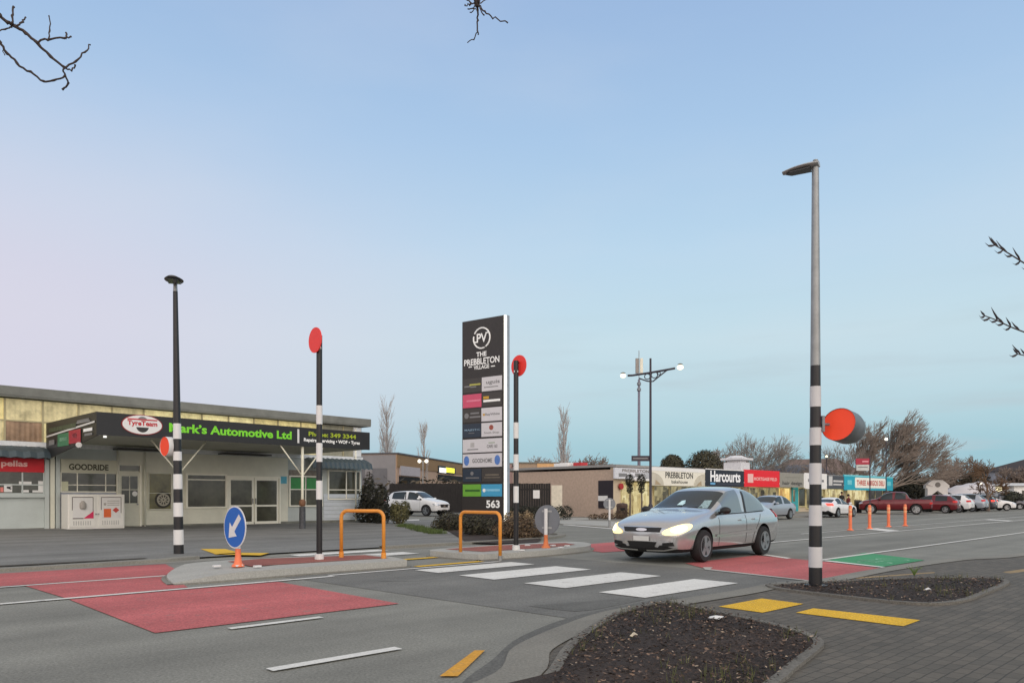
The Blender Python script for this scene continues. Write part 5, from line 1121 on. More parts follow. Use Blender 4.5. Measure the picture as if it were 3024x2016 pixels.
    add_patch(car, pf, 'tail_light', tl, [([(tcn-.22, zt0-.12), (tcn+.24, zt0-.1), (tcn+.26, zt0+.06), (tcn-.2, zt0+.04)], (.72, -.69, 0), .012)])
    add_patch(car, pf, 'rear_plate', m_plate, [([(-.2, .62), (.2, .62), (.2, .73), (-.2, .73)], rd, .015)], False)
    add_patch(car, pf, 'rear_bumper_trim', m_trim, [([(-.6, .28), (.6, .28), (.66, .42), (-.66, .42)], rd, .01)], False)
    # mirrors
    s_cw = d['st'][d['ws'][0]]; xm_ = s_cw[0]-.18; zm = s_cw[3]+.1
    for s in (-1, 1):
        b = MB(); bm = bmesh.new(); bmesh.ops.create_icosphere(bm, subdivisions=2, radius=1, matrix=Matrix.Translation((xm_, s*.95, zm)) @ Matrix.Diagonal((.085, .12, .075, 1))); b.bm(bm); b.build('mirror', m_trim if key == 'silver' else paint, car, smooth=True)
        MB().tube([(xm_, s*.78, zm-.06), (xm_, s*.9, zm-.02)], .03, 6).build('mirror_stalk', m_trim, car)
    if detail:
        sd_ = (0, 1, 0)            # right side, looked at from outside: outline in x, z
        zb0 = .26; b0 = d['st'][d['sw'][0][0]][0]-.1; bm_ = d['st'][9][0]-.05; bz = .9 if kind == 'sedan' else d['st'][9][3]-.02
        xr1 = d['fx']-d['wb']+.30
        add_patch(car, pf, 'door_gap', m_dark, [(strip([(b0, bz-.04), (b0, .5), (b0-.02, zb0)], .012), sd_, .002), (strip([(bm_, bz), (bm_-.01, .6), (bm_, zb0)], .012), sd_, .002), (strip([(xr1-.2, bz), (xr1-.02, .7), (xr1+.18, .45), (xr1+.2, zb0)], .012), sd_, .002), (strip([(b0, zb0), (xr1+.2, zb0)], .012), sd_, .002)])
        add_patch(car, pf, 'side_moulding', paint, [(strip([(xr1+.1, .56), (.9, .50)], .05), sd_, .016)])
        add_patch(car, pf, 'door_handle', m_chrome if key == 'silver' else paint, [(strip([(bm_+.1, bz-.1), (bm_+.3, bz-.105)], .035), sd_, .03)]); add_patch(car, pf, 'door_handle', m_chrome if key == 'silver' else paint, [(strip([(xr1+.02, bz-.09), (xr1+.2, bz-.095)], .035), sd_, .03)])
        add_patch(car, pf, 'window_trim', m_trim, [(strip([(b0+.1, s_cw[3]+.015), (bm_, d['st'][9][3]+.012), (xr1-.4, d['st'][12][3]+.012)], .022), sd_, .006), (strip([(bm_-.06, bz+.03), (bm_-.1, bz+.3), (bm_-.14, d['st'][9][5]-.1)], .07), sd_, .006)])
        add_patch(car, pf, 'sill_trim', m_trim, [(strip([(d['fx']-.42, .225), (d['fx']-d['wb']+.42, .225)], .06), sd_, .01)])
        x0, x1 = s_cw[0], s_cw[0]+.0
        b = MB(); b.tube([(s_cw[0]+.02, -.5, s_cw[5]+.005), (s_cw[0]-.06, .02, s_cw[5]+.06)], .008, 5).tube([(s_cw[0]+.02, .0, s_cw[5]+.012), (s_cw[0]-.05, .5, s_cw[5]+.05)], .008, 5); b.build('wiper', m_trim, car)
    if tonneau:
        st = d['st']; b = MB().box(st[-1][0]+.1, st[14][0]-.05, -.74, .74, 1.165, 1.215, .02); b.build('tonneau_cover', m_trim, car, smooth=40)
    return car
def paint(name, c, met=.0, rough=.32): return M(name, c, rough, met, var=.03, scale=2, coat=.6)
p_sil = paint('silver metallic paint', L((202, 202, 202)), .7, .16); p_wht = paint('white car paint', L((232, 232, 232))); p_red = paint('dark red paint', L((106, 16, 28)), .2); p_gry = paint('grey car paint', L((170, 176, 184)), .4); p_drk = paint('dark grey car paint', L((88, 86, 92)), .4)
hd = (-U[0], -U[1])
hd0 = Vector((-.695, -.719)); c0 = Vector((3.8, 14.6)); mid = c0 - hd0*1.36 + Vector((hd0.y, -hd0.x))*.86
silver = make_car('sedan', 'silver_sedan', 'silver sedan with lit headlights driving toward the crossing', 'car', tuple(mid), hd0, p_sil, 'silver', 2, 1.0, lit=True, steer=.04); silver.scale = (1, 1, 1.01)
b = MB(); 
for k, (x, y) in enumerate(((.47, -.1), (.47, .03), (.53, -.03))): b.box(x-.01, x+.01, y-.05, y+.05, 1.16-(.53-x)*.5, 1.21-(.53-x)*.5)
# registration and rubbish stuck inside the windscreen
out, pf, tree = MESHES['silver']
add_patch(silver, pf, 'windscreen_label', M('pale label', L((150, 176, 178)), .4, var=.5, scale=30), [([(.42, 1.04), (.62, 1.04), (.56, 1.2), (.4, 1.2)], (-1, 0, 0), .006)], False)
add_patch(silver, pf, 'mirror_charm', M('pale cyan charm', L((206, 240, 244)), .4, var=.1), [([(-.14, 1.1), (0, 1.1), (.02, 1.14), (-.04, 1.2), (-.12, 1.19)], (-1, 0, 0), .006)], False)
make_car('suv', 'white_suv', 'white sport utility car parked in the car park behind the garage', 'car', at_d(1232, 50.7), (.86, -.5), p_wht, 'suvw', 1, 1.0)
make_car('sedan', 'silver_sedan', 'pale silver car parked by the shops, its rear just past the moving sedan', 'car', at_d(2268, 42.5), hd, p_gry, 'grey', 1, .92, detail=False)
make_car('coupe', 'white_coupe', 'white coupe with red tail lights parked behind the orange bollards', 'car', at_d(2462, 47.5), U, p_wht, 'coupe', 1, .9, taillit=True)
make_car('ute', 'red_ute', 'dark red double cab ute parked beside the shops', 'ute', at_d(2643, 55), (-.87, .49), p_red, 'ute', 1, .93, tonneau=True)
make_car('hatch', 'red_hatchback', 'small dark red hatchback directly behind the red ute', 'car', at_d(2748, 59), (-.75, .66), p_red, 'redh', 1, .95, detail=False)
make_car('hatch', 'white_hatchback', 'white hatchback parked between the red hatchback and the silver vehicles', 'car', at_d(2790, 62), (-.72, .69), p_wht, 'whh', 1, .98, detail=False)
make_car('suv', 'silver_suv', 'silver sport utility car parked between the white hatchback and white sedan', 'car', at_d(2832, 65), (-.7, .71), p_gry, 'sivs', 1, .92, detail=False)
make_car('suv', 'grey_suv', 'dark grey high car with a glowing red tail light beside the white sedan', 'car', at_d(2866, 68.5), (-.7, .71), p_drk, 'drks', 1, .88, taillit=True, detail=False)
make_car('sedan', 'white_sedan', 'white sedan facing along the street at the far end of the parked row', 'car', at_d(2915, 69.5), (.93, -.2), p_wht, 'whs', 1, .98, detail=False)
make_car('sedan', 'grey_sedan', 'dark grey sedan parked just past the white sedan', 'car', at_d(2962, 76), (.9, -.35), p_drk, 'drs', 1, .95, detail=False)
make_car('hatch', 'silver_hatchback', 'last small silver car at the end of the parked row', 'car', at_d(2988, 79), (.9, -.38), p_gry, 'sih', 1, .85, detail=False)

# ---------------------------------------------------------------- lamps, masts, street signs
m_lampglow = M('warm lamp globe', (1, .86, .45), .4, var=0, emit=1.9, ecol=(1, .88, .55))
m_lampw = M('pale lamp globe', (1, .95, .8), .4, var=0, emit=2.2, ecol=(1, .94, .76))
m_iron = M('dark iron', L((52, 46, 58)), .5, var=.1)
def ball(name, c, r, mat, par, sc_=(1, 1, 1)):
    bm = bmesh.new(); bmesh.ops.create_icosphere(bm, subdivisions=2, radius=r, matrix=Matrix.Translation(c) @ Matrix.Diagonal((*sc_, 1))); return MB().bm(bm).build(name, mat, par, smooth=True)
D = 32; lx, ly = at_d(1921, D); k = D/FPX
t = thing('twin_street_lamp', 'ornate dark street lamp post with two glowing lamps on a curved bracket', 'street lamp', (lx, ly, 0), 0)
zz_ = lambda y: EYE+(HOR-y)*k
MB().tube([(0, 0, 0), (0, 0, .9), (0, 0, 1.0), (0, 0, zz_(1058))], [.1, .1, .06, .045], 10).build('post', m_iron, t, smooth=40)
armd = Vector((1, -.25, 0)).normalized()
def ap(px, py): return armd*((px-1921)*k/armd.x)+Vector((0, 0, zz_(py)))
MB().tube([ap(1856, 1106), ap(1870, 1106), ap(1921, 1100), ap(1970, 1093), ap(1990, 1090)], .045, 8).build('arm', m_iron, t, smooth=True)
MB().tube([ap(1888, 1115), ap(1900, 1120), ap(1910, 1124), ap(1921, 1126), ap(1928, 1126), ap(1945, 1112), ap(1968, 1094)], .03, 6).tube([ap(1932+9*math.cos(a*.5236), 1107+9*math.sin(a*.5236)) for a in range(13)], .022, 5).tube([ap(1912+8*math.cos(a*.5236), 1111+8*math.sin(a*.5236)) for a in range(13)], .022, 5).tube([ap(1945+4*math.cos(a*.5236), 1103+4*math.sin(a*.5236)) for a in range(13)], .02, 5).build('scroll_bracket', m_iron, t, smooth=True)
for px, py, r in ((1843, 1106, .125), (2004, 1088, .14)):
    c = ap(px, py); ball('lamp_globe', c, r, m_lampglow, t, (1, 1, .78)); MB().lathe([(.05, r*.8), (.12, r*.95), (.03, r*1.2)], tuple(c), sides=10).build('lamp_cap', m_iron, t)
MB().box(-.82, -.06, -.03, .03, zz_(1361), zz_(1345)).build('sign_blade', m_iron, t); MB().box(-.76, -.12, -.038, -.031, zz_(1355), zz_(1351)).build('lettering_bar', m_tg, t)
MB().tube([(-.6, 0, zz_(1345)), (-.6, 0, zz_(1345)+.01)], .01, 4).build('clip', m_iron, t)
D = 58; k2 = D/FPX; zq = lambda y: EYE+(HOR-y)*k2
t = thing('cell_mast', 'slender grey mobile phone mast with pale antenna panels near the top', 'mast', (*at_d(1887, D), 0))
MB().tube([(0, 0, 0), (0, 0, zq(1120))], [.14, .09], 10).build('pole', M('mast grey', L((120, 118, 132)), .6), t, smooth=True); MB().tube([(0, 0, zq(1120)), (0, 0, zq(1035))], .03, 6).build('whip', m_gal, t)
for dx, mt in ((-.15, M('antenna grey', L((150, 144, 138)), .6)), (.2, M('antenna cream', L((236, 232, 214)), .6))): MB().box(dx-.12, dx+.1, -.1, .1, zq(1102), zq(1058), .02).build('antenna_panel', mt, t)
for y in (1133, 1150): MB().lathe([(.16, zq(y+4)), (.16, zq(y-4))], sides=10).build('ring_unit', m_steel, t)
D = 47; k3 = D/FPX; zr = lambda y: EYE+(HOR-y)*k3
t = thing('bus_stop_sign', 'red and white board on a thin dark pole standing before the turquoise sign', 'street sign', (*at_d(2569, D), 0))
MB().tube([(0, 0, 0), (0, 0, zr(1345))], .035, 8).build('pole', m_iron, t); MB().box(-.9, -.04, -.02, .02, zr(1371), zr(1353)).build('red_board', M('maroon board', L((168, 44, 66)), .5), t); MB().box(-.86, -.06, -.02, .02, zr(1389), zr(1371.5)).build('white_board', M('pale board', L((196, 200, 196)), .5), t); MB().box(-.5, -.1, -.026, -.0205, zr(1364), zr(1360)).build('text_bar', M('pink bar', L((220, 150, 160)), .5), t); MB().box(-.78, -.15, -.026, -.0205, zr(1380), zr(1377)).build('text_bar', m_tg, t)
t = thing('car_park_lamp', 'thin car park lamp post carrying two round pale lamps', 'street lamp', (*at_d(1249, 66), 0)); k4 = 66/FPX; zs_ = lambda y: EYE+(HOR-y)*k4
MB().tube([(0, 0, 0), (0, 0, zs_(1360))], .05, 8).build('post', m_gal, t); MB().tube([(-.3, 0, zs_(1362)), (.3, 0, zs_(1362))], .03, 6).build('arm', m_gal, t)
for dx in (-.31, .31): ball('lamp_globe', (dx, 0, zs_(1361)), .16, m_lampw, t)
def far_lamp(px, py, d, r, label, mat=None):
    z = EYE+(HOR-py)*d/FPX; t = thing('street_lamp', label, 'street lamp', (*at_d(px, d), 0)); MB().tube([(0, 0, 0), (0, 0, z-.05)], [.06, .04], 6).build('post', m_iron, t); ball('lamp_globe', (0, 0, z), r, mat or m_lampw, t)
far_lamp(2617, 1296, 70, .14, 'lit street lamp shining among the branches of the windswept tree'); far_lamp(2441, 1347, 72, .11, 'small lit lamp just right of the banded lamp post', m_lampglow); far_lamp(2950, 1442, 74, .3, 'bright lit lamp above the far white sedan', m_lampglow); far_lamp(2896, 1427, 78, .13, 'small white lit lamp left of the brown street tree')
# bins and planter
t = thing('litter_bin', 'brown slatted litter bin in front of the first shopfront', 'bin', (*at_d(1837, 42), .05)); MB().lathe([(.3, 0), (.32, .7), (.34, .72), (.3, .85), (.1, .9)], sides=14).build('bin_body', M('brown bin', L((84, 66, 58)), .7, var=.2), t, smooth=40); MB().box(-.14, .14, -.34, -.3, .45, .62).build('slot', m_dark, t)
for px, lb in ((2530, 'slim dark litter bin between the white coupe and the red ute'), (2537, 'second slim bin, with a pale lid stripe, right beside the red ute')):
    t = thing('litter_bin', lb, 'bin', (*at_d(px, 57 if px > 2533 else 56.6), .06)); MB().box(-.14, .14, -.14, .14, 0, .95, .02).build('bin_body', m_blk, t); MB().box(-.15, .15, -.15, .15, .96, 1.0).build('lid', M('pale lid', L((150, 120, 110)), .6) if px > 2533 else m_trim, t)
t = thing('floor_sign', 'small dark mat board leaning at the foot of the banded post', 'board', (*G(510, 1566, .1), .1), FA.rz); 
bpy.data.objects.remove(t)

# ---------------------------------------------------------------- people by the shops
def person(loc, z, rz, label, top, legs, hair, sc_=1., lean=0):
    J = dict(pelvis=(0, 0, .92), chest=(0, .0, 1.28), neck=(0, 0, 1.46), head=(0, -.02, 1.6), crown=(0, -.01, 1.72), sl=(.18, 0, 1.4), el=(.25, .02, 1.12), hl=(.2, -.14, .94), sr=(-.18, 0, 1.4), er=(-.25, .03, 1.12), hr=(-.22, -.1, .92), pl=(.09, 0, .88), kl=(.1, -.04, .48), fl=(.11, .02, .08), tl=(.12, -.14, .04), pr=(-.09, 0, .88), kr=(-.1, .02, .48), fr=(-.11, .08, .08), tr=(-.12, -.08, .04))
    Rr = dict(pelvis=.15, chest=.16, neck=.06, head=.1, crown=.07, sl=.075, el=.05, hl=.035, sr=.075, er=.05, hr=.035, pl=.1, kl=.065, fl=.045, tl=.035, pr=.1, kr=.065, fr=.045, tr=.035)
    E_ = [('pelvis', 'chest'), ('chest', 'neck'), ('neck', 'head'), ('head', 'crown'), ('chest', 'sl'), ('sl', 'el'), ('el', 'hl'), ('chest', 'sr'), ('sr', 'er'), ('er', 'hr'), ('pelvis', 'pl'), ('pl', 'kl'), ('kl', 'fl'), ('fl', 'tl'), ('pelvis', 'pr'), ('pr', 'kr'), ('kr', 'fr'), ('fr', 'tr')]
    ks = list(J); me = bpy.data.meshes.new('p'); me.from_pydata([J[q] for q in ks], [(ks.index(a), ks.index(b_)) for a, b_ in E_], []); o = bpy.data.objects.new('p', me); COL.objects.link(o)
    md = o.modifiers.new('skin', 'SKIN'); o.modifiers.new('s', 'SUBSURF').levels = 1
    for i, q in enumerate(ks): sv = me.skin_vertices[0].data[i]; sv.radius = (Rr[q], Rr[q]*.8); sv.use_root = q == 'pelvis'
    bpy.context.view_layer.update(); ev = bpy.data.meshes.new_from_object(o.evaluated_get(bpy.context.evaluated_depsgraph_get())); bpy.data.objects.remove(o)
    skin = M('skin', L((176, 132, 110)), .6, var=.05); ev.materials.clear()
    for m in (top, legs, skin): ev.materials.append(m)
    for p in ev.polygons:
        c = p.center; p.use_smooth = True; p.material_index = 1 if c.z < .9 and abs(c.x) < .19 else (2 if c.z > 1.47 or (c.z < 1.0 and abs(c.x) > .17) else 0)
    ev.name = 'person'; r_ = bpy.data.objects.new('person', ev); COL.objects.link(r_); r_.location = (*loc, z); r_.rotation_euler = (0, 0, rz); r_.scale = (sc_,)*3; tag(r_, label, 'person')
    bm = bmesh.new(); bmesh.ops.create_icosphere(bm, subdivisions=2, radius=1, matrix=Matrix.Translation((0, .02, 1.66)) @ Matrix.Diagonal((.1, .115, .12, 1))); MB().bm(bm).build('hair', hair, r_, smooth=True)
person(at_d(2506, 51), .0, .6, 'person in a dark red jacket standing beside the white coupe', M('dark red jacket', L((96, 34, 32)), .8), M('dark trousers', L((40, 36, 40)), .8), M('dark hair', L((34, 26, 24)), .8), .84)
person(at_d(2486, 62), .06, .2, 'person in black standing before the lit window left of the turquoise sign', M('black clothing', L((36, 32, 32)), .8), M('dark trousers', (0, 0, 0)), M('dark hair', (0, 0, 0)), .95)

# ---------------------------------------------------------------- trees and plants
def bare_tree(name, label, loc, h, seed, wind=(0, 0, 0), spread=.7, depth=5, r0=.16, trunk_h=.25, up=.25, kids=(3, 4), mat=None, mat2=None, ratio=.72, twig=.012, group=None, cat='tree', crook=.12, fan=None):
    rn = random.Random(seed); t = thing(name, label, cat, (*loc, 0), 0, group); wv = Vector(wind); A, B = MB(), MB()
    def seg(p, d, l, r, lev):
        n = 3 if lev < 3 else 2; pts = [p]; rs = [r]; q = p
        for i in range(n):
            d = (d+Vector((rn.gauss(0, crook), rn.gauss(0, crook), rn.gauss(0, crook)))+wv*(.12*(lev+.3))+Vector((0, 0, up*.12))).normalized(); q = q+d*(l/n); pts.append(q); rs.append(max(twig, r*(1-.38*(i+1)/n)))
        (A if lev == 0 else B).tube(pts, rs, 7 if lev < 1 else (5 if lev < 2 else 3), cap=False)
        if lev >= depth: return
        for k in range(rn.randint(*kids)):
            f = rn.uniform(.45, 1.0) if lev else rn.uniform(.7, 1.0); i = min(int(f*n), n-1); g = f*n-i; s = pts[i].lerp(pts[i+1], g); ph = rn.uniform(0, 6.28); o_ = d.orthogonal().normalized(); o_ = Matrix.Rotation(ph, 3, d) @ o_
            nd_ = (d*(1-spread*.5)+o_*spread*rn.uniform(.6, 1.1)).normalized(); seg(s, nd_, l*ratio*rn.uniform(.75, 1.15), max(twig, rs[i]*.62), lev+1)
        seg(q, d, l*ratio*rn.uniform(.8, 1.05), max(twig, rs[-1]*.9), lev+1)
    if fan:
        top = Vector((0, 0, h*trunk_h)); A.tube([(0, 0, 0), tuple(top*.5), tuple(top)], [r0*1.2, r0, r0*.9], 8)
        for i, (a, el_, l, r_) in enumerate(fan):
            seg(top*(.55+.45*(i % 3)/2), Vector((math.cos(R(el_))*math.cos(R(a)), math.cos(R(el_))*math.sin(R(a)), math.sin(R(el_)))), h*l, r_, 1)
    else: seg(Vector((0, 0, 0)), Vector((0, 0, 1)), h*trunk_h, r0, 0)
    zmax = max(v[2] for v in B.v); s = h/zmax
    A.v = [(x*s, y*s, z*s) for x, y, z in A.v]; B.v = [(x*s, y*s, z*s) for x, y, z in B.v]
    A.build('trunk', mat or m_bark, t, smooth=True); B.build('crown', mat2 or m_bark2, t)
    return t
def poplar(label, loc, h, seed, w_=.16, n=46):
    n = int(n*1.15)
    rn = random.Random(seed); t = thing('poplar_tree', label, 'tree', (*loc, 0)); A, B = MB(), MB(); r0 = h*.018
    A.tube([(0, 0, 0), (.02*h*.1, 0, h*.5), (0, 0, h)], [r0, r0*.55, .012], 6).build('trunk', M('poplar bark', L((150, 142, 136)), .9, var=.15), t, smooth=True)
    for k in range(n):
        z = h*rn.uniform(.12, .88); a = rn.uniform(0, 6.28); l = h*rn.uniform(.16, .34)*(1-.5*z/h); d = Vector((math.cos(a)*w_*1.6, math.sin(a)*w_*1.6, 1)).normalized(); p = Vector((0, 0, z)); pts = [p, p+d*l*.4+Vector((math.cos(a), math.sin(a), 0))*l*.1, p+d*l+Vector((math.cos(a), math.sin(a), 0))*l*.08]
        B.tube(pts, [.045, .03, .012], 3, cap=False)
        for j in range(7):
            f = rn.uniform(.2, 1); s = pts[0].lerp(pts[2], f); d2 = (d+Vector((rn.gauss(0, .25), rn.gauss(0, .25), .1))).normalized(); B.tube([s, s+d2*l*.35], [.016, .009], 3, cap=False)
    B.build('crown', M('poplar twigs', L((172, 168, 166)), .9, var=.1), t); return t
poplar('tallest bare poplar, standing behind the right end of the garage', at_d(1142, 84), EYE+(HOR-1185)*84/FPX, 3, .17, 70)
poplar('slim bare poplar behind the car park lamp', at_d(1252, 84), EYE+(HOR-1246)*84/FPX, 4, .13, 50)
poplar('bare poplar rising over the brown brick shops', at_d(1664, 55), EYE+(HOR-1200)*55/FPX, 5, .12, 40)
bare_tree('windswept_tree', 'large bare tree swept to one side by the wind behind the turquoise sign', at_d(2562, 78), 10.6, 11, wind=(.24, .05, .16), spread=.42, depth=6, r0=.42, trunk_h=.14, up=.2, kids=(3, 3), ratio=.7, twig=.015, crook=.075, fan=[(0, 18, .38, .12), (-15, 27, .4, .14), (25, 34, .36, .14), (0, 43, .37, .15), (10, 53, .36, .15), (-30, 64, .34, .14), (60, 74, .32, .12), (150, 82, .26, .12), (170, 66, .2, .1)])
bare_tree('bare_tree', 'bushy bare tree between the banded lamp post and the windswept tree', at_d(2500, 76), 7.0, 12, wind=(-.05, 0, .1), spread=.6, depth=5, r0=.25, trunk_h=.12, up=.4, kids=(3, 4), ratio=.7, twig=.017, fan=[(180, 40, .42, .1), (160, 60, .45, .12), (20, 70, .45, .12), (0, 45, .4, .1), (90, 80, .46, .12), (200, 22, .36, .09)])
bare_tree('bare_tree', 'wide bare tree behind the white roof vent and red sign', at_d(2232, 80), 8.4, 14, wind=(.1, 0, .1), spread=.6, depth=5, r0=.3, trunk_h=.2, up=.35, kids=(3, 4), ratio=.7, twig=.018, fan=[(0, 35, .4, .13), (20, 55, .42, .13), (0, 75, .42, .14), (180, 75, .42, .13), (170, 52, .42, .13), (190, 30, .36, .11), (90, 60, .4, .1)], mat2=M('pale grey twigs', L((140, 134, 128)), .9))
bare_tree('street_tree', 'thin brown leafless tree with a forked trunk at the end of the parked cars', at_d(2918, 66), 4.9, 21, spread=.75, depth=5, r0=.14, trunk_h=.3, up=.3, kids=(2, 4), ratio=.72, twig=.016, mat2=M('brown twigs', L((110, 86, 64)), .9))
for i, (px, d, hp, lb, w_) in enumerate(((1755, 95, 1336, 'bare tree crown behind the roof units of the brown shops', .1), (1716, 110, 1330, 'thin bare tree left of the roof units', .1), (1600, 120, 1345, 'faint bare tree over the tan flat roofed block', .1), (2150, 95, 1315, 'hazy bare tree left of the white roof vent', .2), (2700, 96, 1370, 'brown bare tree behind the white gateway', 0), (2800, 100, 1345, 'taller brown bare tree over the canvas marquee', 0), (2880, 100, 1340, 'spreading bare tree over the far end of the marquee', 0), (2985, 92, 1372, 'grey bare tree in front of the dark gabled house', 0), (2070, 105, 1352, 'distant bare tree between the two rounded evergreens', 0), (1075, 120, 1375, 'distant bare tree beyond the garage corner', 0))):
    bare_tree('bare_tree', lb, at_d(px, d), EYE+(HOR-hp)*d/FPX, 30+i, wind=(w_, 0, 0), spread=.8, depth=5, r0=.2, trunk_h=.22, up=.4, kids=(2, 4), ratio=.76, twig=.02, mat2=M('far twigs', L((132, 118, 108)), .9))
def leaf_cloud(b, c, r, n, size, rn, mats=1, flat=.0, shell=.55):
    for _ in range(n):
        u_ = rn.uniform(-1, 1); a = rn.uniform(0, 6.28); s = math.sqrt(1-u_*u_); k = rn.uniform(shell, 1)**.6*rn.uniform(.88, 1.06)
        nrm = Vector((s*math.cos(a), s*math.sin(a), u_)); p = Vector((c[0]+nrm.x*r[0]*k, c[1]+nrm.y*r[1]*k, c[2]+nrm.z*r[2]*k))
        t1 = (nrm.orthogonal()+Vector((rn.gauss(0, .5), rn.gauss(0, .5), rn.gauss(0, .5)))).normalized(); t2 = (t1.cross(nrm)+Vector((rn.gauss(0, .4),)*3)).normalized(); q = size*rn.uniform(.6, 1.4)
        b.cur = rn.randrange(mats); b.quad(p-t1*q, p-t2*q*.45, p+t1*q, p+t2*q*.45)
def bush(name, label, loc, blobs, n, size, cols, seed, cat='shrub', group=None, stem=True, z=0):
    rn = random.Random(seed); t = thing(name, label, cat, (*loc, z), 0, group); b = MB(); tot = sum(q[3]*q[4]*q[5] for q in blobs)
    for q in blobs: leaf_cloud(b, q[:3], q[3:6], int(n*q[3]*q[4]*q[5]/tot)+40, size, rn, len(cols))
    b.build('foliage', cols, t)
    if stem:
        s = MB()
        for q in blobs[:6]: s.tube([(q[0]*.5, q[1]*.5, 0), (q[0], q[1], q[2]+q[5]*.3)], [.06, .02], 5)
        s.build('stem', m_bark, t)
    return t
def greens(nm, *cs): return [M('%s %s' % (nm, 'abc'[i]), L(c), .85, var=.3, scale=3) for i, c in enumerate(cs)]
g_dark = greens('dark conifer', (44, 46, 38), (58, 56, 42), (36, 38, 32)); g_olive = greens('olive shrub', (94, 92, 58), (74, 74, 48), (112, 108, 72)); g_low = greens('low dark shrub', (58, 58, 44), (74, 70, 52), (46, 44, 38)); g_brown = greens('brownish shrub', (94, 76, 58), (74, 62, 48), (108, 92, 70)); g_ever = greens('round evergreen', (62, 62, 46), (78, 74, 54), (52, 50, 40)); g_hedge = greens('dark hedge', (46, 50, 40), (56, 58, 44), (38, 40, 34)); g_far = greens('far foliage', (74, 66, 52), (88, 78, 62), (62, 58, 46))
dS = 38
bush('conifer', 'dark upright conifer against the corner of the garage', at_d(1090, 36.5), [(0, 0, .55, .75, .6, .7), (0, 0, 1.2, .55, .5, .8), (0, 0, 1.9, .3, .3, .65)], 2600, .07, g_dark, 1)
bush('conifer', 'second dark conifer with a brown top just beside it', at_d(1126, 35.5), [(0, 0, .5, .55, .5, .6), (0, 0, 1.2, .38, .36, .7)], 1700, .07, g_dark, 2)
bush('shrub', 'olive green feathery shrub in front of the white parked car', at_d(1180, 35), [(0, 0, .45, .5, .4, .5), (.25, 0, .75, .3, .3, .4), (-.2, 0, .8, .25, .25, .35)], 1800, .055, g_olive, 3)
bush('low_shrub', 'dark low shrub left of the tower sign', at_d(1325, 28), [(0, 0, .35, .55, .5, .42), (.5, .2, .3, .5, .4, .35), (-.35, 0, .22, .35, .4, .25)], 2200, .05, g_low, 4)
bush('low_shrub', 'dark green low shrub under the tower sign, behind the orange hoop', at_d(1400, 24.5), [(0, 0, .32, .5, .4, .36), (.5, 0, .3, .4, .4, .34), (.1, .3, .4, .4, .4, .34)], 2200, .045, g_low, 5)
bush('low_shrub', 'brown low shrub behind the slim island pole', at_d(1530, 22.5), [(0, 0, .38, .5, .4, .36), (.45, 0, .34, .42, .4, .34), (-.45, .1, .3, .38, .4, .3), (.1, 0, .15, .7, .4, .2)], 2600, .045, g_brown, 6)
bush('low_shrub', 'small pale dry shrub beside the lit edge of the tower sign', at_d(1515, 27), [(0, 0, .5, .4, .3, .3), (.5, 0, .5, .3, .3, .32)], 700, .05, greens('dry shrub', (150, 130, 98), (124, 106, 82), (104, 92, 74)), 7)
bush('hedge', 'clipped dark hedge in front of the dark timber fence and brown wall', at_d(1600, 40), [(x*.45, 0, .42, .38, .35, .45) for x in range(-4, 4)], 2600, .06, g_hedge, 8, 'hedge')
bush('low_shrub', 'dark low plants at the foot of the brown wall by the small round sign', at_d(1775, 41), [(-.4, 0, .16, .4, .3, .2), (.3, 0, .2, .5, .3, .24), (1.1, 0, .3, .5, .3, .3)], 900, .05, g_brown, 9)
for i, (px, hp, rr) in enumerate(((1985, 1342, 36), (2080, 1328, 62))):
    d = 72; r = rr*d/FPX; z = EYE+(HOR-hp)*d/FPX; bush('rounded_evergreen', ('smaller rounded evergreen' if i == 0 else 'larger rounded evergreen')+' rising behind the cream and navy shop signs', at_d(px, d), [(0, 0, z-r*.9, r, r, r*.9), (0, 0, z-r*1.7, r*1.05, r, r*1.0), (0, 0, z-r*.4, r*.55, r*.5, r*.45)], 8000, .13, g_ever, 20+i, 'tree')
for i, (px, lb) in enumerate(((1860, 'narrow dark clipped tree before the first shopfront, left of two'), (1894, 'narrow dark clipped tree with a square top before the first shopfront'))):
    d = 41; t = bush('topiary_tree', lb, at_d(px, d), [(0, 0, 2.2, .28, .25, .42), (0, 0, 1.75, .2, .2, .3)], 700, .05, g_dark, 40+i, 'tree', stem=False); MB().tube([(0, 0, 0), (.03, 0, 1.0), (0, 0, 2.3)], [.05, .045, .03], 6).build('trunk', m_bark, t)
# dark mass of evergreens and hedge behind the parked cars
for i, (px, d, w_, hp, cols, lb) in enumerate(((2690, 88, 2.6, 1392, g_dark, 'broad dark evergreen behind the red ute'), (2745, 94, 2.2, 1400, g_far, 'olive evergreen left of the white gateway'), (2830, 102, 4.5, 1376, g_far, 'wide brown green tree over the marquee'), (2905, 98, 2.8, 1382, g_far, 'rounded brown green tree above the far lamps'), (2985, 76, 1.3, 1448, g_hedge, 'dark rounded bush at the end of the parked cars'), (2860, 75, 2.2, 1460, g_hedge, 'dark low hedge behind the white sedan'), (3015, 92, 2.0, 1405, g_far, 'olive bush in front of the dark gabled house'), (2650, 92, 1.8, 1420, g_far, 'shaded bush behind the end of the shops'))):
    z = EYE+(HOR-hp)*d/FPX; rn = random.Random(i); bl = [(0, 0, z*.5, w_, w_*.7, z*.5)]+[(rn.uniform(-w_, w_)*.8, rn.uniform(-1, 1), z*rn.uniform(.4, .72), w_*.45, w_*.45, z*.28) for _ in range(5)]
    bush('evergreen' if cols is not g_hedge else 'dark_hedge', lb, at_d(px, d), bl, 3600, .16, cols, 60+i, 'tree' if cols is not g_hedge else 'hedge', stem=False)
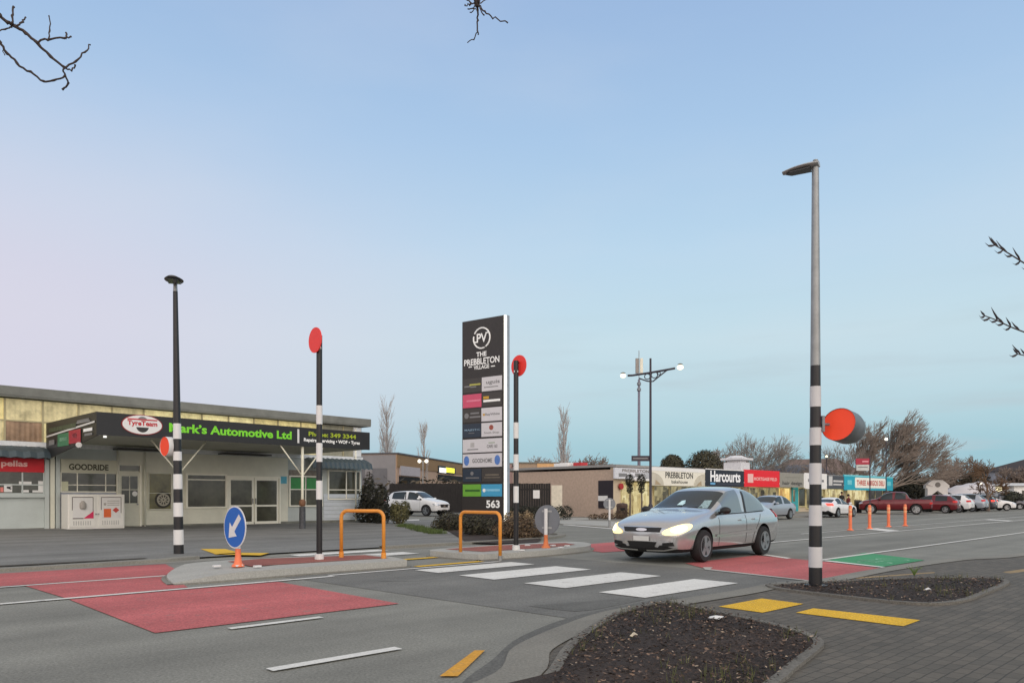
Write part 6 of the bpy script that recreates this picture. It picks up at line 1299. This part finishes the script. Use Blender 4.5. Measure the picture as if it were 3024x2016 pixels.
# far wood along the horizon
b = MB(); rn = random.Random(5)
for k in range(60):
    px = 900+k*42; d = 170+rn.uniform(-20, 20); h = rn.uniform(3.5, 7.5)*(1 if px > 2500 or px < 2000 else .8); x, y = at_d(px, d); leaf_cloud(b, (x, y, h*.45), (rn.uniform(4, 8), 3, h*.55), 170, .5, rn, 3)
b.build('far_wood', g_far, kind='stuff')
for s in (1,):
    b = MB(); rn = random.Random(9)
    for k in range(50): x, y = ST(-70+k*4, 60+rn.uniform(-4, 4)); leaf_cloud(b, (x, y, 1.6), (3, 2, rn.uniform(1.4, 2.6)), 120, .35, rn, 3)
    b.build('far_wood', g_far, kind='stuff')

# ---------------------------------------------------------------- overhanging trees beside the viewer
def bp_(px, py, y): return Vector(((px-CX)/FPX*y, y, EYE+(HOR-py)/FPX*y))
m_tw2 = M('dark bare twigs', L((74, 64, 62)), .9, var=.2, scale=8)
t = thing('overhanging_tree', 'bare tree beside the viewer whose dark twigs hang into the top of the view', 'tree', (-2.3, .4, 0))
o_ = Vector((-2.3, .4, 0))
def path(pts, y=3.0, jit=.0): return [bp_(px, py, y+jit*i)-o_ for i, (px, py) in enumerate(pts)]
MB().tube([Vector((0, 0, 0)), Vector((.03, .05, 1.6)), Vector((-.02, .2, 2.9)), Vector((.1, .5, 3.9))], [.14, .11, .09, .06], 10).build('trunk', m_bark, t, smooth=True)
b = MB()
def tw(pts, r0, r1, y=3.0, jit=.015):
    P = curve_pts(path(pts, y, jit), 4); n = len(P); r0 *= .78; r1 *= .78; b.tube([Vector(p)+Vector((rnd.gauss(0, .0022), rnd.gauss(0, .0022), rnd.gauss(0, .0022))) for p in P], [(r0+(r1-r0)*i/(n-1))*(1.35 if i % 4 == 0 else 1) for i in range(n)], 6)
b.tube([Vector((-.02, .2, 2.9)), Vector((-.1, 1.4, 3.25)), bp_(-60, 10, 3.0)-o_, bp_(0, 45, 3.0)-o_], [.05, .03, .012, .0085], 6)
tw([(0, 45), (22, 68), (45, 75)], .0085, .0085); tw([(45, 75), (75, 98), (108, 128), (150, 165), (190, 200)], .008, .0058); tw([(38, 72), (36, 50), (40, 18)], .005, .005); tw([(50, 78), (65, 65), (76, 52)], .005, .0035)
tw([(-20, 98), (15, 86), (36, 82)], .003, .004); tw([(108, 124), (140, 118), (190, 114), (196, 100)], .005, .004); tw([(142, 118), (146, 90), (147, 48)], .004, .0028); tw([(192, 112), (210, 109)], .004, .0035); tw([(190, 200), (225, 182), (250, 155), (263, 128)], .005, .003); tw([(192, 202), (210, 206), (224, 192)], .004, .004); tw([(188, 202), (192, 225), (198, 245), (188, 266)], .0045, .0045)
b.tube([Vector((.1, .5, 3.0)), Vector((-.1, 1.6, 2.9)), bp_(-50, 60, 3.05)-o_, bp_(0, 125, 3.05)-o_], [.03, .02, .008, .007], 6)
tw([(0, 125), (22, 158), (50, 185), (90, 215), (130, 240), (160, 238), (190, 226)], .0065, .0042, 3.05); tw([(8, 140), (12, 165)], .003, .002)
# long limb over the top of the view
b.tube([Vector((.1, .5, 3.9)), Vector((.9, 1.5, 4.0)), Vector((1.7, 2.3, 3.75)), bp_(1396, -40, 3.0)-o_, bp_(1408, 20, 3.0)-o_], [.05, .035, .02, .0095, .007], 6)
tw([(1408, 15), (1411, 30), (1411, 60), (1410, 92)], .006, .0035); tw([(1410, 92), (1398, 114), (1380, 124)], .003, .0022); tw([(1409, 92), (1413, 102)], .003, .003); tw([(1414, 18), (1432, 36), (1455, 52), (1500, 67)], .004, .003); tw([(1416, 26), (1430, 45)], .003, .003); tw([(1410, -30), (1414, 5), (1412, 20)], .007, .006); tw([(1416, 10), (1445, -2), (1470, -12)], .003, .002); tw([(1404, 10), (1390, 8), (1372, -4)], .0035, .003); tw([(1390, 10), (1385, 15), (1372, 16)], .003, .0028); tw([(1405, 18), (1398, 26), (1381, 26)], .003, .003); tw([(1406, 28), (1388, 37)], .0025, .0025)
rn = random.Random(77)
def wild(p, d, l, r, lev):
    q = p+d*l*.5+Vector((rn.gauss(0, .05), rn.gauss(0, .05), rn.gauss(0, .03))); e = p+d*l; b.tube([p, q, e], [r, r*.8, r*.6], 5, cap=False)
    if lev < 4:
        for _ in range(rn.randint(2, 3)): wild(q.lerp(e, rn.random()), (d+Vector((rn.gauss(0, .5), rn.gauss(-.15, .45), rn.gauss(.15, .3)))).normalized(), l*.68, r*.6, lev+1)
for d in ((-.5, -.5, .8), (.3, -.6, .8), (-.8, .1, .7), (.1, -.2, 1)): wild(Vector((.08, .4, 3.6)), Vector(d).normalized(), 1.1, .035, 0)
b.build('crown', m_tw2, t, smooth=True)
t = thing('overhanging_shrub', 'leafy shrub beside the viewer reaching curled narrow leaves into the frame edge', 'shrub', (3.7, 2.6, 0)); o_ = Vector((3.7, 2.6, 0))
MB().tube([Vector((0, 0, 0)), Vector((.02, .02, 1.2)), Vector((-.05, .1, 2.2))], [.032, .024, .006], 8).build('trunk', m_bark, t)
b = MB(); lf = MB()
def sprig(pts, y=3.0):
    P = [Vector(p) for p in curve_pts(path(pts, y, .01), 4)]; P2 = [Vector((-.02, .05, P[-1].z-.25+.3*0))]+[] ; b.tube(P, [.002+.0016*i/len(P) for i in range(len(P))], 5); b.tube([P[-1], P[-1].lerp(Vector((0, .05, 1.8)), .5)+Vector((0, 0, .05)), Vector((0, .05, 1.8))], [.0035, .006, .01], 5)
    ax = (P[-1]-P[0]).normalized(); rt = Vector((1, 0, 0)); n = len(P)
    for i, p in enumerate(P):
        if i % 2: continue
        for s in ((-1, 1) if rnd.random() < .55 else (rnd.choice((-1, 1)),)):
            L_ = .05*rnd.uniform(.6, 1.2)*(.7 if i == 0 else 1); d = (-ax*rnd.uniform(.5, 1)+Vector((0, 0, 1))*s*rnd.uniform(.45, .9)+Vector((0, rnd.uniform(-.4, .4), 0))).normalized(); cv = (-ax*.9+Vector((0, 0, .15*s))).normalized(); q = [p, p+d*L_*.35, p+(d*.7+cv*.15)*L_*.75, p+(d*.75+Vector((0, 0, .25)) - ax*.35)*L_*.95]
            for k in range(3):
                w0, w1 = (.0024, .0046, .0038, .0006)[k], (.0024, .0046, .0038, .0006)[k+1]; side = Vector((0, 1, 0)).cross(d).normalized(); side2 = Vector((0, .6, 0))
                lf.quad(q[k]-side*w0, q[k]+side*w0, q[k+1]+side*w1, q[k+1]-side*w1); lf.quad(q[k]-side2*w0, q[k]+side2*w0, q[k+1]+side2*w1, q[k+1]-side2*w1)
sprig([(2938, 724), (2962, 738), (2990, 755), (3040, 785), (3090, 800)]); sprig([(2908, 932), (2945, 946), (2985, 965), (3040, 985), (3100, 1000)]); sprig([(3005, 1045), (3030, 1050), (3080, 1060), (3130, 1060)])
for k in range(14):
    a = k*2.4; z0 = .7+.1*k; d = Vector((math.cos(a)*.5+.35, math.sin(a)*.5-.2, .8)).normalized(); P = [Vector((0, .05, z0)), Vector((0, .05, z0))+d*.3, Vector((0, .05, z0))+d*.62+Vector((.03, 0, -.02))]; b.tube(P, [.009, .005, .002], 5)
    for j in range(16):
        p = P[0].lerp(P[2], .25+.75*j/16); q = (d*.5+Vector((rnd.gauss(0, .6), rnd.gauss(0, .6), rnd.gauss(0, .5)))).normalized()*.05; w_ = q.orthogonal().normalized()*.005; lf.quad(p, p+q*.5-w_, p+q, p+q*.5+w_)
b.build('stem', m_tw2, t); lf.build('foliage', M('dark narrow leaves', L((60, 56, 62)), .6, var=.2), t)
